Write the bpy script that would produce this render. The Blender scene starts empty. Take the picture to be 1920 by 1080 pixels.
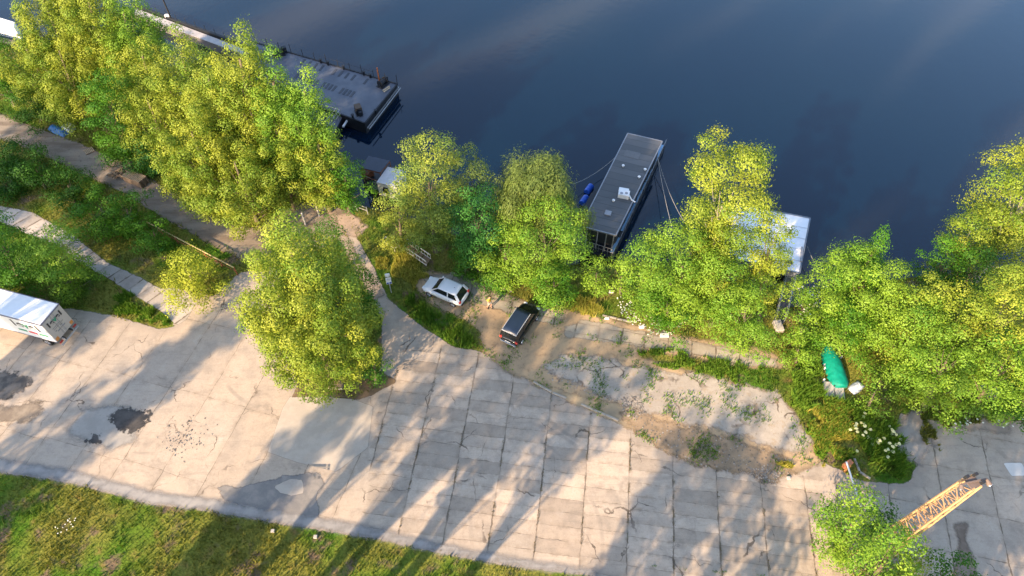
import bpy, math, random
import numpy as np
from mathutils import Vector, Matrix
R_ = math.radians
scene = bpy.context.scene
COL = scene.collection

# ---------------------------------------------------------------- camera, sky, sun, exposure
CAM_H, PITCH, FPX = 47.0, R_(52.5), 1280.0
cd = bpy.data.cameras.new("camera"); cam = bpy.data.objects.new("camera", cd); COL.objects.link(cam)
cam.location = (0, 0, CAM_H); cam.rotation_euler = (R_(90) - PITCH, 0, 0)
cd.sensor_width = 36; cd.lens = 36 * FPX / 1920; cd.clip_start = 0.5; cd.clip_end = 4000
scene.camera = cam
SUN_EL, SUN_AZ_DIR = R_(27), (0.606, 0.796)          # shadows run towards SUN_AZ_DIR
sd = (SUN_AZ_DIR[0]*math.cos(SUN_EL), SUN_AZ_DIR[1]*math.cos(SUN_EL), -math.sin(SUN_EL))
ld = bpy.data.lights.new("sun", 'SUN'); sun = bpy.data.objects.new("sun", ld); COL.objects.link(sun)
ld.energy = 4.4; ld.color = (1.0, 0.73, 0.46); ld.angle = R_(0.9)
sun.rotation_euler = Vector(sd).to_track_quat('-Z', 'Y').to_euler(); sun.location = (-40, -40, 60)
wd = bpy.data.worlds.new("World"); scene.world = wd; wd.use_nodes = True
wn = wd.node_tree; wn.nodes.clear()
_sky = wn.nodes.new('ShaderNodeTexSky'); _sky.sky_type = 'NISHITA'; _sky.sun_disc = False
_sky.sun_elevation = SUN_EL; _sky.sun_rotation = math.atan2(-SUN_AZ_DIR[0], -SUN_AZ_DIR[1])
_sky.air_density = 1.0; _sky.dust_density = 1.0; _sky.ozone_density = 1.4
_tc = wn.nodes.new('ShaderNodeTexCoord'); _mp = wn.nodes.new('ShaderNodeMapping')
_sx = wn.nodes.new('ShaderNodeSeparateXYZ'); _cx = wn.nodes.new('ShaderNodeCombineXYZ'); _zm = wn.nodes.new('ShaderNodeMath'); _zm.operation = 'MAXIMUM'; _zm.inputs[1].default_value = 0.08
wn.links.new(_tc.outputs['Generated'], _sx.inputs[0]); wn.links.new(_sx.outputs[2], _zm.inputs[0])
for _i in (0, 1):            # thin cirrus laid out on a flat cloud layer
    _dv = wn.nodes.new('ShaderNodeMath'); _dv.operation = 'DIVIDE'; wn.links.new(_sx.outputs[_i], _dv.inputs[0]); wn.links.new(_zm.outputs[0], _dv.inputs[1]); wn.links.new(_dv.outputs[0], _cx.inputs[_i])
_mp.vector_type = 'POINT'; _mp.inputs['Rotation'].default_value = (0, 0, R_(-41)); _m2 = wn.nodes.new('ShaderNodeMapping'); _m2.inputs['Scale'].default_value = (0.35, 3.0, 1)
_nz = wn.nodes.new('ShaderNodeTexNoise'); _nz.inputs['Scale'].default_value = 1.6; _nz.inputs['Detail'].default_value = 4
_cr = wn.nodes.new('ShaderNodeValToRGB'); _cr.color_ramp.elements[0].position = 0.52; _cr.color_ramp.elements[1].position = 1.0
_mx = wn.nodes.new('ShaderNodeMix'); _mx.data_type = 'RGBA'
_bg = wn.nodes.new('ShaderNodeBackground'); _bg.inputs['Strength'].default_value = 0.15
_wo = wn.nodes.new('ShaderNodeOutputWorld')
wn.links.new(_cx.outputs[0], _mp.inputs['Vector']); wn.links.new(_mp.outputs[0], _m2.inputs['Vector']); wn.links.new(_m2.outputs[0], _nz.inputs['Vector'])
wn.links.new(_nz.outputs['Fac'], _cr.inputs['Fac']); wn.links.new(_cr.outputs['Color'], _mx.inputs[0])
wn.links.new(_sky.outputs[0], _mx.inputs[6]); _mx.inputs[7].default_value = (6.6, 6.4, 6.6, 1)
wn.links.new(_mx.outputs[2], _bg.inputs['Color']); wn.links.new(_bg.outputs[0], _wo.inputs['Surface'])
vs = scene.view_settings; vs.view_transform = 'Standard'; vs.look = 'None'; vs.gamma = 1; vs.exposure = 1.5
vs.use_curve_mapping = False
scene.cycles.max_bounces = 6; scene.cycles.transparent_max_bounces = 16

# ---------------------------------------------------------------- helpers
cP, sP = math.cos(PITCH), math.sin(PITCH)
def g(px, py, z=0.0):
    a = (px-960)/FPX; b = (540-py)/FPX
    d = (a, b*sP + cP, b*cP - sP); t = (z-CAM_H)/d[2]
    return Vector((d[0]*t, d[1]*t, z))
def depth_of(p): return p[1]*cP - (p[2]-CAM_H)*sP
def solve_h(Y, ty):
    k = (540-ty)/FPX
    return CAM_H + Y*(k*cP - sP)/(cP + k*sP)
def P(pts, z=0.0): return np.array([g(x, y, z)[:2] for x, y in pts])
def sdf(pts, poly):
    """signed distance in metres, positive inside"""
    x, y = pts[:, 0], pts[:, 1]; d = np.full(len(x), 1e9); ins = np.zeros(len(x), bool); n = len(poly)
    for i in range(n):
        a = poly[i]; b = poly[(i+1) % n]; e = b-a; L = max(e@e, 1e-9)
        t = np.clip(((x-a[0])*e[0]+(y-a[1])*e[1])/L, 0, 1)
        d = np.minimum(d, (x-a[0]-t*e[0])**2+(y-a[1]-t*e[1])**2)
        c = ((a[1] > y) != (b[1] > y))
        xi = a[0] + (y-a[1])*e[0]/(e[1] if abs(e[1]) > 1e-9 else 1e-9)
        ins ^= c & (x < xi)
    d = np.sqrt(d); return np.where(ins, d, -d)
_rs = np.random.RandomState(5); _G = _rs.rand(64, 64)
def vnoise(x, y, s=1.0):
    x = x*s; y = y*s; xi = np.floor(x).astype(int); yi = np.floor(y).astype(int); fx = x-xi; fy = y-yi
    fx = fx*fx*(3-2*fx); fy = fy*fy*(3-2*fy); a = _G[xi % 64, yi % 64]; b = _G[(xi+1) % 64, yi % 64]
    c = _G[xi % 64, (yi+1) % 64]; d = _G[(xi+1) % 64, (yi+1) % 64]
    return (a*(1-fx)+b*fx)*(1-fy)+(c*(1-fx)+d*fx)*fy
def tag(o, label=None, cat=None, group=None, kind=None):
    if label: o['label'] = label
    if cat: o['category'] = cat
    if group: o['group'] = group
    if kind: o['kind'] = kind
    return o
def empty(name, loc, rz=0.0, label=None, cat=None, group=None):
    o = bpy.data.objects.new(name, None); COL.objects.link(o); o.location = loc; o.rotation_euler = (0, 0, rz)
    o.empty_display_size = 0.3
    return tag(o, label, cat, group)
def np_mesh(name, V, F, mat, parent=None, attrs=None, smooth=False):
    me = bpy.data.meshes.new(name); V = np.asarray(V, np.float32); F = np.asarray(F, np.int32); k = F.shape[1]
    me.vertices.add(len(V)); me.vertices.foreach_set('co', V.ravel())
    me.loops.add(F.size); me.loops.foreach_set('vertex_index', F.ravel())
    me.polygons.add(len(F)); me.polygons.foreach_set('loop_start', np.arange(0, F.size, k, dtype=np.int32))
    try: me.polygons.foreach_set('loop_total', np.full(len(F), k, np.int32))
    except Exception: pass
    if smooth: me.polygons.foreach_set('use_smooth', np.ones(len(F), bool))
    me.update(calc_edges=True)
    for an, (dom, data) in (attrs or {}).items():
        at = me.attributes.new(an, 'FLOAT', dom); at.data.foreach_set('value', np.asarray(data, np.float32))
    me.materials.append(mat)
    o = bpy.data.objects.new(name, me); COL.objects.link(o)
    if parent: o.parent = parent
    return o
class MB:
    def __init__(s): s.v = []; s.f = []
    def add(s, vs_, fs):
        b = len(s.v); s.v += [tuple(p) for p in vs_]; s.f += [tuple(b+i for i in f) for f in fs]; return s
    def box(s, c, d, rz=0.0, m=None):
        x, y, z = d[0]/2, d[1]/2, d[2]/2
        pts = [Vector((i*x, j*y, k*z)) for k in (-1, 1) for j in (-1, 1) for i in (-1, 1)]
        M = (m.to_3x3() if m else Matrix.Rotation(rz, 3, 'Z')); c = Vector(c)
        return s.add([M@p + c for p in pts], [(0, 2, 3, 1), (4, 5, 7, 6), (0, 1, 5, 4), (2, 6, 7, 3), (0, 4, 6, 2), (1, 3, 7, 5)])
    def bar(s, a, b, w, h=None):
        a = Vector(a); b = Vector(b); d = b-a; L = d.length
        q = d.to_track_quat('X', 'Z').to_matrix(); return s.box((a+b)/2, (L, w, h or w), m=q)
    def tube(s, a, b, r0, r1=None, n=8, cap=True):
        a = Vector(a); b = Vector(b); r1 = r0 if r1 is None else r1; q = (b-a).to_track_quat('Z', 'Y').to_matrix()
        vv = [a + q@Vector((r0*math.cos(2*math.pi*i/n), r0*math.sin(2*math.pi*i/n), 0)) for i in range(n)]
        vv += [b + q@Vector((r1*math.cos(2*math.pi*i/n), r1*math.sin(2*math.pi*i/n), 0)) for i in range(n)]
        ff = [(i, (i+1) % n, n+(i+1) % n, n+i) for i in range(n)]
        if cap: ff += [tuple(range(n-1, -1, -1)), tuple(range(n, 2*n))]
        return s.add(vv, ff)
    def path(s, pts, r, n=5):
        for a, b in zip(pts[:-1], pts[1:]): s.tube(a, b, r, r, n)
        return s
    def prism(s, poly, z0, z1, top_scale=1.0):
        n = len(poly); cx = sum(p[0] for p in poly)/n; cy = sum(p[1] for p in poly)/n
        A = sum(poly[i][0]*poly[(i+1) % n][1]-poly[(i+1) % n][0]*poly[i][1] for i in range(n))
        if A < 0: poly = list(poly)[::-1]
        vv = [(p[0], p[1], z0) for p in poly] + [(cx+(p[0]-cx)*top_scale, cy+(p[1]-cy)*top_scale, z1) for p in poly]
        return s.add(vv, [tuple(range(n-1, -1, -1)), tuple(range(n, 2*n))] + [(i, (i+1) % n, n+(i+1) % n, n+i) for i in range(n)])
    def ball(s, c, r, sz=(1, 1, 1), n=10, m=6, lo=0.0):
        vv = []; 
        for j in range(m+1):
            t = math.pi*(j/m) if lo == 0 else (math.pi/2)*(j/m)
            for i in range(n):
                a = 2*math.pi*i/n
                vv.append((c[0]+r*sz[0]*math.sin(t)*math.cos(a), c[1]+r*sz[1]*math.sin(t)*math.sin(a), c[2]+r*sz[2]*math.cos(t)))
        ff = [(j*n+i, (j+1)*n+i, (j+1)*n+(i+1) % n, j*n+(i+1) % n) for j in range(m) for i in range(n)]
        return s.add(vv, ff)
    def build(s, name, mat, parent=None, bevel=0.0, smooth=False, sub=0, off=None):
        vv = s.v if off is None else [tuple(Vector(p)-Vector(off)) for p in s.v]
        me = bpy.data.meshes.new(name); me.from_pydata(vv, [], s.f); me.update(); me.materials.append(mat)
        if smooth: me.polygons.foreach_set('use_smooth', [True]*len(me.polygons))
        o = bpy.data.objects.new(name, me); COL.objects.link(o)
        if parent: o.parent = parent
        if bevel:
            b = o.modifiers.new('bevel', 'BEVEL'); b.width = bevel; b.segments = 2; b.limit_method = 'ANGLE'
        if sub:
            b = o.modifiers.new('sub', 'SUBSURF'); b.levels = sub; b.render_levels = sub
        return o

# ---------------------------------------------------------------- materials
class NT:
    def __init__(s, name):
        s.m = bpy.data.materials.new(name); s.m.use_nodes = True; s.t = s.m.node_tree; s.t.nodes.clear()
        s.out = s.n('ShaderNodeOutputMaterial'); s._p = None
    def n(s, t, **k):
        x = s.t.nodes.new(t)
        for a, b in k.items(): setattr(x, a, b)
        return x
    def l(s, a, b):
        if hasattr(a, 'links') or hasattr(a, 'is_linked'): s.t.links.new(a, b)
        else:
            if isinstance(a, (tuple, list)) and len(a) == 3 and b.type == 'RGBA': a = (*a, 1)
            b.default_value = a
    def pos(s):
        if s._p is None: s._p = s.n('ShaderNodeTexCoord').outputs['Object']
        return s._p
    def mapv(s, sc=(1, 1, 1), rz=0.0, v=None):
        x = s.n('ShaderNodeMapping'); s.l(v or s.pos(), x.inputs['Vector'])
        x.inputs['Scale'].default_value = sc; x.inputs['Rotation'].default_value = (0, 0, rz); return x.outputs[0]
    def noise(s, sc, det=4, v=None, rough=0.55, dist=0.0):
        x = s.n('ShaderNodeTexNoise'); s.l(v or s.pos(), x.inputs['Vector']); x.inputs['Scale'].default_value = sc
        x.inputs['Detail'].default_value = det; x.inputs['Roughness'].default_value = rough; x.inputs['Distortion'].default_value = dist
        return x.outputs['Fac']
    def vor(s, sc, v=None, feat='DISTANCE_TO_EDGE', rnd=1.0):
        x = s.n('ShaderNodeTexVoronoi', feature=feat); s.l(v or s.pos(), x.inputs['Vector']); x.inputs['Scale'].default_value = sc
        x.inputs['Randomness'].default_value = rnd
        return x.outputs['Distance'] if feat == 'DISTANCE_TO_EDGE' else x.outputs['Color']
    def math(s, op, a, b=0.0, c=None, clamp=False):
        x = s.n('ShaderNodeMath', operation=op, use_clamp=clamp); s.l(a, x.inputs[0]); s.l(b, x.inputs[1])
        if c is not None: s.l(c, x.inputs[2])
        return x.outputs[0]
    def step(s, v, lo, hi, a=0.0, b=1.0):
        x = s.n('ShaderNodeMapRange', interpolation_type='SMOOTHSTEP'); s.l(v, x.inputs[0])
        for i, q in enumerate((lo, hi, a, b)): s.l(q, x.inputs[i+1])
        return x.outputs[0]
    def mix(s, f, a, b, mode='MIX'):
        x = s.n('ShaderNodeMix', data_type='RGBA', blend_type=mode); s.l(f, x.inputs[0]); s.l(a, x.inputs[6]); s.l(b, x.inputs[7])
        return x.outputs[2]
    def attr(s, name): return s.n('ShaderNodeAttribute', attribute_name=name).outputs['Fac']
    def bump(s, h, st=0.3, d=0.05):
        x = s.n('ShaderNodeBump'); s.l(h, x.inputs['Height']); x.inputs['Strength'].default_value = st; x.inputs['Distance'].default_value = d
        return x.outputs[0]
    def bsdf(s, col, rough=0.8, metal=0.0, normal=None, spec=0.3, ior=None):
        x = s.n('ShaderNodeBsdfPrincipled'); s.l(col, x.inputs['Base Color']); s.l(rough, x.inputs['Roughness'])
        s.l(metal, x.inputs['Metallic']); s.l(spec, x.inputs['Specular IOR Level'])
        if ior: x.inputs['IOR'].default_value = ior
        if normal is not None: s.l(normal, x.inputs['Normal'])
        return x.outputs[0]
    def done(s, sh): s.l(sh, s.out.inputs['Surface']); return s.m
    def done_alpha(s, sh, a):
        t = s.n('ShaderNodeBsdfTransparent'); x = s.n('ShaderNodeMixShader'); s.l(a, x.inputs[0])
        s.t.links.new(t.outputs[0], x.inputs[1]); s.t.links.new(sh, x.inputs[2]); return s.done(x.outputs[0])
_mc = {}
def M(name, col=(0.5, 0.5, 0.5), rough=0.6, metal=0.0, var=0.18, sc=3.0, bump=0.1, spec=0.35):
    """plain surface with a little uneven wear"""
    if name in _mc: return _mc[name]
    t = NT(name); a = t.noise(sc, 5); b = t.noise(sc*9, 3)
    k = t.math('ADD', t.math('MULTIPLY', t.math('SUBTRACT', a, 0.5), var*2.4), t.math('MULTIPLY', t.math('SUBTRACT', b, 0.5), var*1.2))
    k = t.math('ADD', k, 1.0); comb = t.n('ShaderNodeCombineColor')
    for i in range(3): t.t.links.new(k, comb.inputs[i])
    c = t.mix(1.0, col, comb.outputs[0], 'MULTIPLY')
    _mc[name] = t.done(t.bsdf(c, rough, metal, t.bump(b, bump, 0.02) if bump else None, spec))
    return _mc[name]
white_paint = M('white_paint', (0.78, 0.78, 0.77), 0.45, var=0.05)
car_white = M('car_white', (0.72, 0.74, 0.76), 0.22, var=0.02, bump=0, spec=0.5)
car_black = M('car_black', (0.012, 0.013, 0.016), 0.18, var=0.05, bump=0, spec=0.6)
glass = M('dark_glass', (0.012, 0.016, 0.02), 0.08, var=0.0, bump=0, spec=0.6)
rubber = M('rubber', (0.02, 0.02, 0.02), 0.85)
chrome = M('chrome', (0.55, 0.56, 0.58), 0.25, metal=0.8, var=0.05, bump=0)
dark_steel = M('dark_steel', (0.035, 0.037, 0.042), 0.5, metal=0.3)
grey_steel = M('grey_steel', (0.30, 0.31, 0.33), 0.5, metal=0.4)
galv = M('galvanised_steel', (0.46, 0.46, 0.45), 0.45, metal=0.3)
rust = M('rust', (0.20, 0.075, 0.035), 0.85, var=0.35, sc=6)
orange_paint = M('orange_paint', (0.55, 0.24, 0.07), 0.5, var=0.3, sc=4)
wood = M('weathered_wood', (0.27, 0.19, 0.125), 0.85, var=0.3, sc=5)
wood_pale = M('pale_wood', (0.45, 0.34, 0.22), 0.85, var=0.25, sc=5)
blue_plastic = M('blue_plastic', (0.02, 0.10, 0.50), 0.35, var=0.1)
concrete_o = M('concrete_object', (0.42, 0.40, 0.37), 0.9, var=0.2, sc=2)
red_paint = M('red_paint', (0.45, 0.05, 0.04), 0.5)
hull_black = M('hull_black', (0.016, 0.019, 0.026), 0.6, var=0.4, sc=1.5)
rope_m = M('rope', (0.30, 0.30, 0.29), 0.9)
skin_m = M('skin', (0.50, 0.30, 0.21), 0.6, var=0.05)
SHADOWS = [(800, 735, 13, 2.3, 19), (880, 770, 13, 2.3, 19), (955, 715, 14, 2.5, 20), (1035, 750, 13, 2.4, 19), (1110, 780, 12, 2.3, 18), (940, 830, 11, 1.3, 15),
           (1265, 905, 12, 2.0, 17), (1350, 890, 12, 2.1, 17), (1310, 960, 10, 1.3, 14), (1180, 1020, 8, 0.8, 12), (1440, 1075, 7, 1.6, 10), (1400, 960, 10, 1.2, 14),
           (615, 795, 13, 2.2, 18), (560, 850, 11, 1.4, 16), (470, 940, 9, 1.4, 14), (370, 650, 12, 2.4, 17), (290, 710, 12, 2.0, 17), (205, 775, 11, 1.8, 17), (60, 680, 12, 2.6, 17), (120, 840, 10, 1.3, 15), (20, 850, 10, 1.8, 15),
           (20, 940, 9, 2.4, 13), (420, 1030, 8, 2.2, 12), (235, 375, 15, 4.6, 21), (60, 320, 15, 5.5, 21), (340, 440, 15, 4.2, 21), (-50, 410, 15, 4.6, 21), (130, 240, 16, 5, 21),
           (1880, 960, 10, 3.6, 15), (1790, 1000, 9, 2.6, 14), (1900, 850, 12, 3.2, 17), (1740, 870, 12, 2.4, 17), (1850, 790, 13, 2.4, 18)]
# ---------------------------------------------------------------- the lie of the land
WATER_Z = -2.4
SHORE = [(-420, -60), (-60, 60), (60, 100), (200, 170), (330, 240), (470, 300), (600, 345), (680, 385), (760, 412), (850, 440), (940, 470),
         (1060, 498), (1130, 496), (1190, 498), (1290, 520), (1390, 540), (1440, 575), (1500, 575), (1560, 545), (1700, 520), (1850, 505), (2000, 500), (2400, 470)]
shore_w = np.array([g(x, y, WATER_Z)[:2] for x, y in SHORE])
land_poly = np.vstack([[[-900, shore_w[0][1]+30]], shore_w, [[900, shore_w[-1][1]-10], [900, -900], [-900, -900]]])
def land_z(pts):
    d = sdf(pts, land_poly)
    t = np.clip((d+2.2)/5.0, 0, 1); t = t*t*(3-2*t)
    z = -4.2 + 4.2*t
    return z + (vnoise(pts[:, 0], pts[:, 1], 0.35)-0.5)*0.10*(d < 5)*(d > 0) - 0.03
def axis(lo, hi, step, far):
    f = np.arange(lo, hi+1e-6, step)
    a = lo-np.geomspace(step*2, far, 16); b = hi+np.geomspace(step*2, far, 16)
    return np.concatenate([a[::-1], f, b])
ax, ay = axis(-75, 55, 0.65, 1500), axis(5, 78, 0.65, 1500)
XX, YY = np.meshgrid(ax, ay); gp = np.c_[XX.ravel(), YY.ravel()]
gz = land_z(gp); nx = len(ax); ny = len(ay)
ii = (np.arange(ny-1)[:, None]*nx+np.arange(nx-1)[None]).ravel()
GF = np.c_[ii, ii+1, ii+nx+1, ii+nx]

# grass / earth ground material
def grass_cols(t):
    n1 = t.noise(0.14, 4); n2 = t.noise(0.9, 5); n3 = t.noise(6, 3)
    c = t.mix(t.step(n1, 0.36, 0.56), (0.065, 0.155, 0.012), (0.20, 0.20, 0.04))
    c = t.mix(t.step(n2, 0.54, 0.76), c, (0.24, 0.165, 0.06))
    c = t.mix(t.step(n3, 0.42, 0.7, 0, 0.6), c, (0.05, 0.085, 0.012))
    return c, n2, n3
t = NT('ground_soil'); c, n2, n3 = grass_cols(t)
sep = t.n('ShaderNodeSeparateXYZ'); t.l(t.pos(), sep.inputs[0])
c = t.mix(t.step(t.noise(0.5, 5), 0.55, 0.68), c, (0.17, 0.125, 0.08))
c = t.mix(t.step(sep.outputs[2], -2.2, -0.9, 1.0, 0.0), c, (0.035, 0.030, 0.022))
GROUND_M = t.done(t.bsdf(c, 0.95, 0, t.bump(n3, 0.6, 0.15), 0.1))
o = np_mesh('ground', np.c_[gp, gz], GF, GROUND_M, smooth=True); tag(o, kind='structure')

# river
t = NT('river_water')
v = t.mapv((0.10, 0.010, 1), R_(38)); st_ = t.noise(1.0, 4, v); st2 = t.noise(0.035, 3)
c = t.mix(t.step(st_, 0.50, 0.74, 0, 0.55), (0.0003, 0.008, 0.022), (0.0010, 0.010, 0.024))
c = t.mix(t.step(st2, 0.4, 0.7, 0, 0.5), c, (0.0006, 0.011, 0.024))
w = t.math('ADD', t.math('MULTIPLY', t.noise(1.1, 3), 0.6), t.math('MULTIPLY', t.noise(6.0, 3), 0.30))
WATER_M = t.done(t.bsdf(c, 0.06, 0, t.bump(w, 0.16, 0.05), 0.9, 1.40))
m = MB(); m.add([(-1500, -40, WATER_Z), (1500, -40, WATER_Z), (1500, 3000, WATER_Z), (-1500, 3000, WATER_Z)], [(0, 1, 2, 3)])
tag(m.build('water', WATER_M), kind='structure')

# ---------------------------------------------------------------- paved and bare sheets
SLAB_A = R_(-7.6)
PX = {}
PX['yard'] = [(-130, 590), (60, 590), (130, 578), (215, 592), (300, 618), (332, 610), (300, 575), (330, 540), (400, 556), (448, 512), (520, 500), (560, 740), (665, 748), (700, 742),
  (716, 680), (716, 600), (680, 500), (640, 420), (655, 420), (700, 500), (728, 560), (790, 612), (850, 650), (905, 660), (950, 690), (1000, 715), (1090, 756), (1190, 800),
  (1250, 850), (1330, 875), (1400, 880), (1450, 905), (1475, 870), (1530, 862), (1575, 880), (1610, 902), (1700, 908), (1722, 870), (1672, 812), (1690, 775), (1760, 790),
  (1850, 790), (2000, 790), (2200, 790), (2400, 1250), (1300, 1120), (1120, 1082), (960, 1062), (860, 1045), (700, 1010), (540, 985), (400, 960), (280, 945), (130, 905), (0, 886), (-180, 850)]
PX['lane'] = [(-90, 366), (0, 386), (60, 398), (135, 440), (200, 492), (262, 520), (302, 542), (330, 540), (372, 560), (350, 600), (332, 610), (300, 582), (262, 560), (200, 520), (148, 492), (100, 455), (50, 438), (0, 415), (-90, 395)]
PX['track'] = [(-90, 180), (0, 212), (70, 240), (150, 268), (240, 310), (330, 365), (400, 405), (470, 430), (560, 380), (600, 372), (660, 400), (650, 440), (600, 470), (480, 500), (430, 474), (395, 458), (300, 406), (230, 360), (150, 325), (60, 280), (0, 262), (-90, 235)]
PX['dirt'] = [(775, 535), (800, 508), (850, 515), (900, 530), (960, 560), (1000, 572), (1080, 585), (1150, 600), (1300, 635), (1420, 652), (1460, 668), (1475, 690), (1400, 690), (1310, 672), (1200, 655), (1190, 668),
  (1300, 700), (1440, 735), (1480, 760), (1520, 830), (1540, 868), (1470, 890), (1440, 905), (1400, 885), (1330, 878), (1250, 850), (1180, 800), (1090, 756), (1000, 718), (940, 690), (905, 655), (895, 615), (860, 595), (810, 570)]
PX['apron'] = [(1020, 685), (1060, 668), (1120, 672), (1200, 688), (1260, 698), (1320, 705), (1400, 722), (1455, 738), (1480, 765), (1512, 815), (1515, 852), (1480, 850), (1400, 822), (1330, 800), (1262, 790), (1235, 775), (1190, 770), (1120, 738), (1060, 712)]
PX['panels'] = [(1060, 612), (1100, 600), (1200, 622), (1300, 640), (1455, 672), (1460, 688), (1380, 682), (1280, 662), (1180, 648), (1060, 632)]
PX['panels_car'] = [(790, 520), (850, 512), (900, 530), (960, 556), (1010, 578), (1060, 590), (1045, 612), (960, 590), (900, 570), (820, 545)]
PX['path_strip'] = [(600, 372), (615, 370), (680, 500), (722, 555), (700, 560), (660, 500)]
PX['mound'] = [(1165, 775), (1200, 768), (1235, 790), (1300, 802), (1370, 825), (1440, 845), (1475, 862), (1482, 885), (1452, 905), (1395, 888), (1330, 878), (1250, 852), (1205, 822)]
PX['sand'] = [(1000, 720), (1030, 722), (1080, 742), (1130, 752), (1180, 765), (1250, 800), (1240, 842), (1185, 805), (1090, 762)]
PX['bed'] = [(548, 745), (560, 715), (600, 700), (700, 690), (745, 715), (700, 740), (672, 750), (655, 748), (610, 742)]
W = {k: P(v) for k, v in PX.items()}
def xy_(px, py): p = g(px, py); return (p.x, p.y)
def sheet(name, poly, mat, z, res=0.3, pad=0.5, extra=None, label=None):
    lo = poly.min(0)-pad-res; hi = poly.max(0)+pad+res
    xs = np.arange(lo[0], hi[0]+res, res); ys = np.arange(lo[1], hi[1]+res, res)
    X, Y = np.meshgrid(xs, ys); p = np.c_[X.ravel(), Y.ravel()]; d = sdf(p, poly); n = len(xs)
    i = (np.arange(len(ys)-1)[:, None]*n+np.arange(n-1)[None]).ravel(); F = np.c_[i, i+1, i+n+1, i+n]
    F = F[d[F].max(1) > -pad]; u, inv = np.unique(F, return_inverse=True)
    at = {'edge': ('POINT', d[u])}
    for k, q in (extra or {}).items(): at[k] = ('POINT', sdf(p[u], q))
    o = np_mesh(name, np.c_[p[u], np.full(len(u), z)], inv.reshape(-1, 4), mat, attrs=at)
    return tag(o, kind='structure')
def alpha_edge(t, amp=0.5, sc=1.2, soft=0.08, bias=0.0):
    n = t.noise(sc, 5, rough=0.65); d = t.math('ADD', t.attr('edge'), t.math('MULTIPLY', t.math('SUBTRACT', n, 0.5), amp*2))
    return t.step(d, bias-soft, bias+soft)
def concrete_base(t, a=(0.475, 0.385, 0.300), b=(0.42, 0.360, 0.295)):
    n1 = t.noise(0.13, 4); n2 = t.noise(0.8, 6, rough=0.65); n3 = t.noise(14, 4, rough=0.7)
    scr = t.noise(1.0, 5, t.mapv((0.35, 3.5, 1), R_(30)), 0.7)
    c = t.mix(t.step(n1, 0.35, 0.65), a, b)
    c = t.mix(t.step(n2, 0.42, 0.75, 0, 0.6), c, (0.26, 0.225, 0.19))
    c = t.mix(t.step(n2, 0.44, 0.25, 0, 0.5), c, (0.50, 0.45, 0.39))
    c = t.mix(t.step(scr, 0.52, 0.75, 0, 0.45), c, (0.23, 0.20, 0.17))
    dk = t.noise(0.33, 6, rough=0.7, dist=1.2); c = t.mix(t.step(dk, 0.56, 0.70, 0, 0.45), c, (0.21, 0.18, 0.15))
    c = t.mix(t.step(n3, 0.54, 0.74, 0, 0.6), c, (0.22, 0.185, 0.15)); n4 = t.noise(5.5, 5, rough=0.8); c = t.mix(t.step(n4, 0.55, 0.68, 0, 0.4), c, (0.24, 0.20, 0.16)); c = t.mix(t.step(n4, 0.45, 0.32, 0, 0.35), c, (0.56, 0.50, 0.43))
    pl = t.noise(3.2, 6, rough=0.75)
    c = t.mix(t.step(pl, 0.60, 0.76, 0, 0.45), c, (0.25, 0.20, 0.155))
    return c, n3
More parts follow.
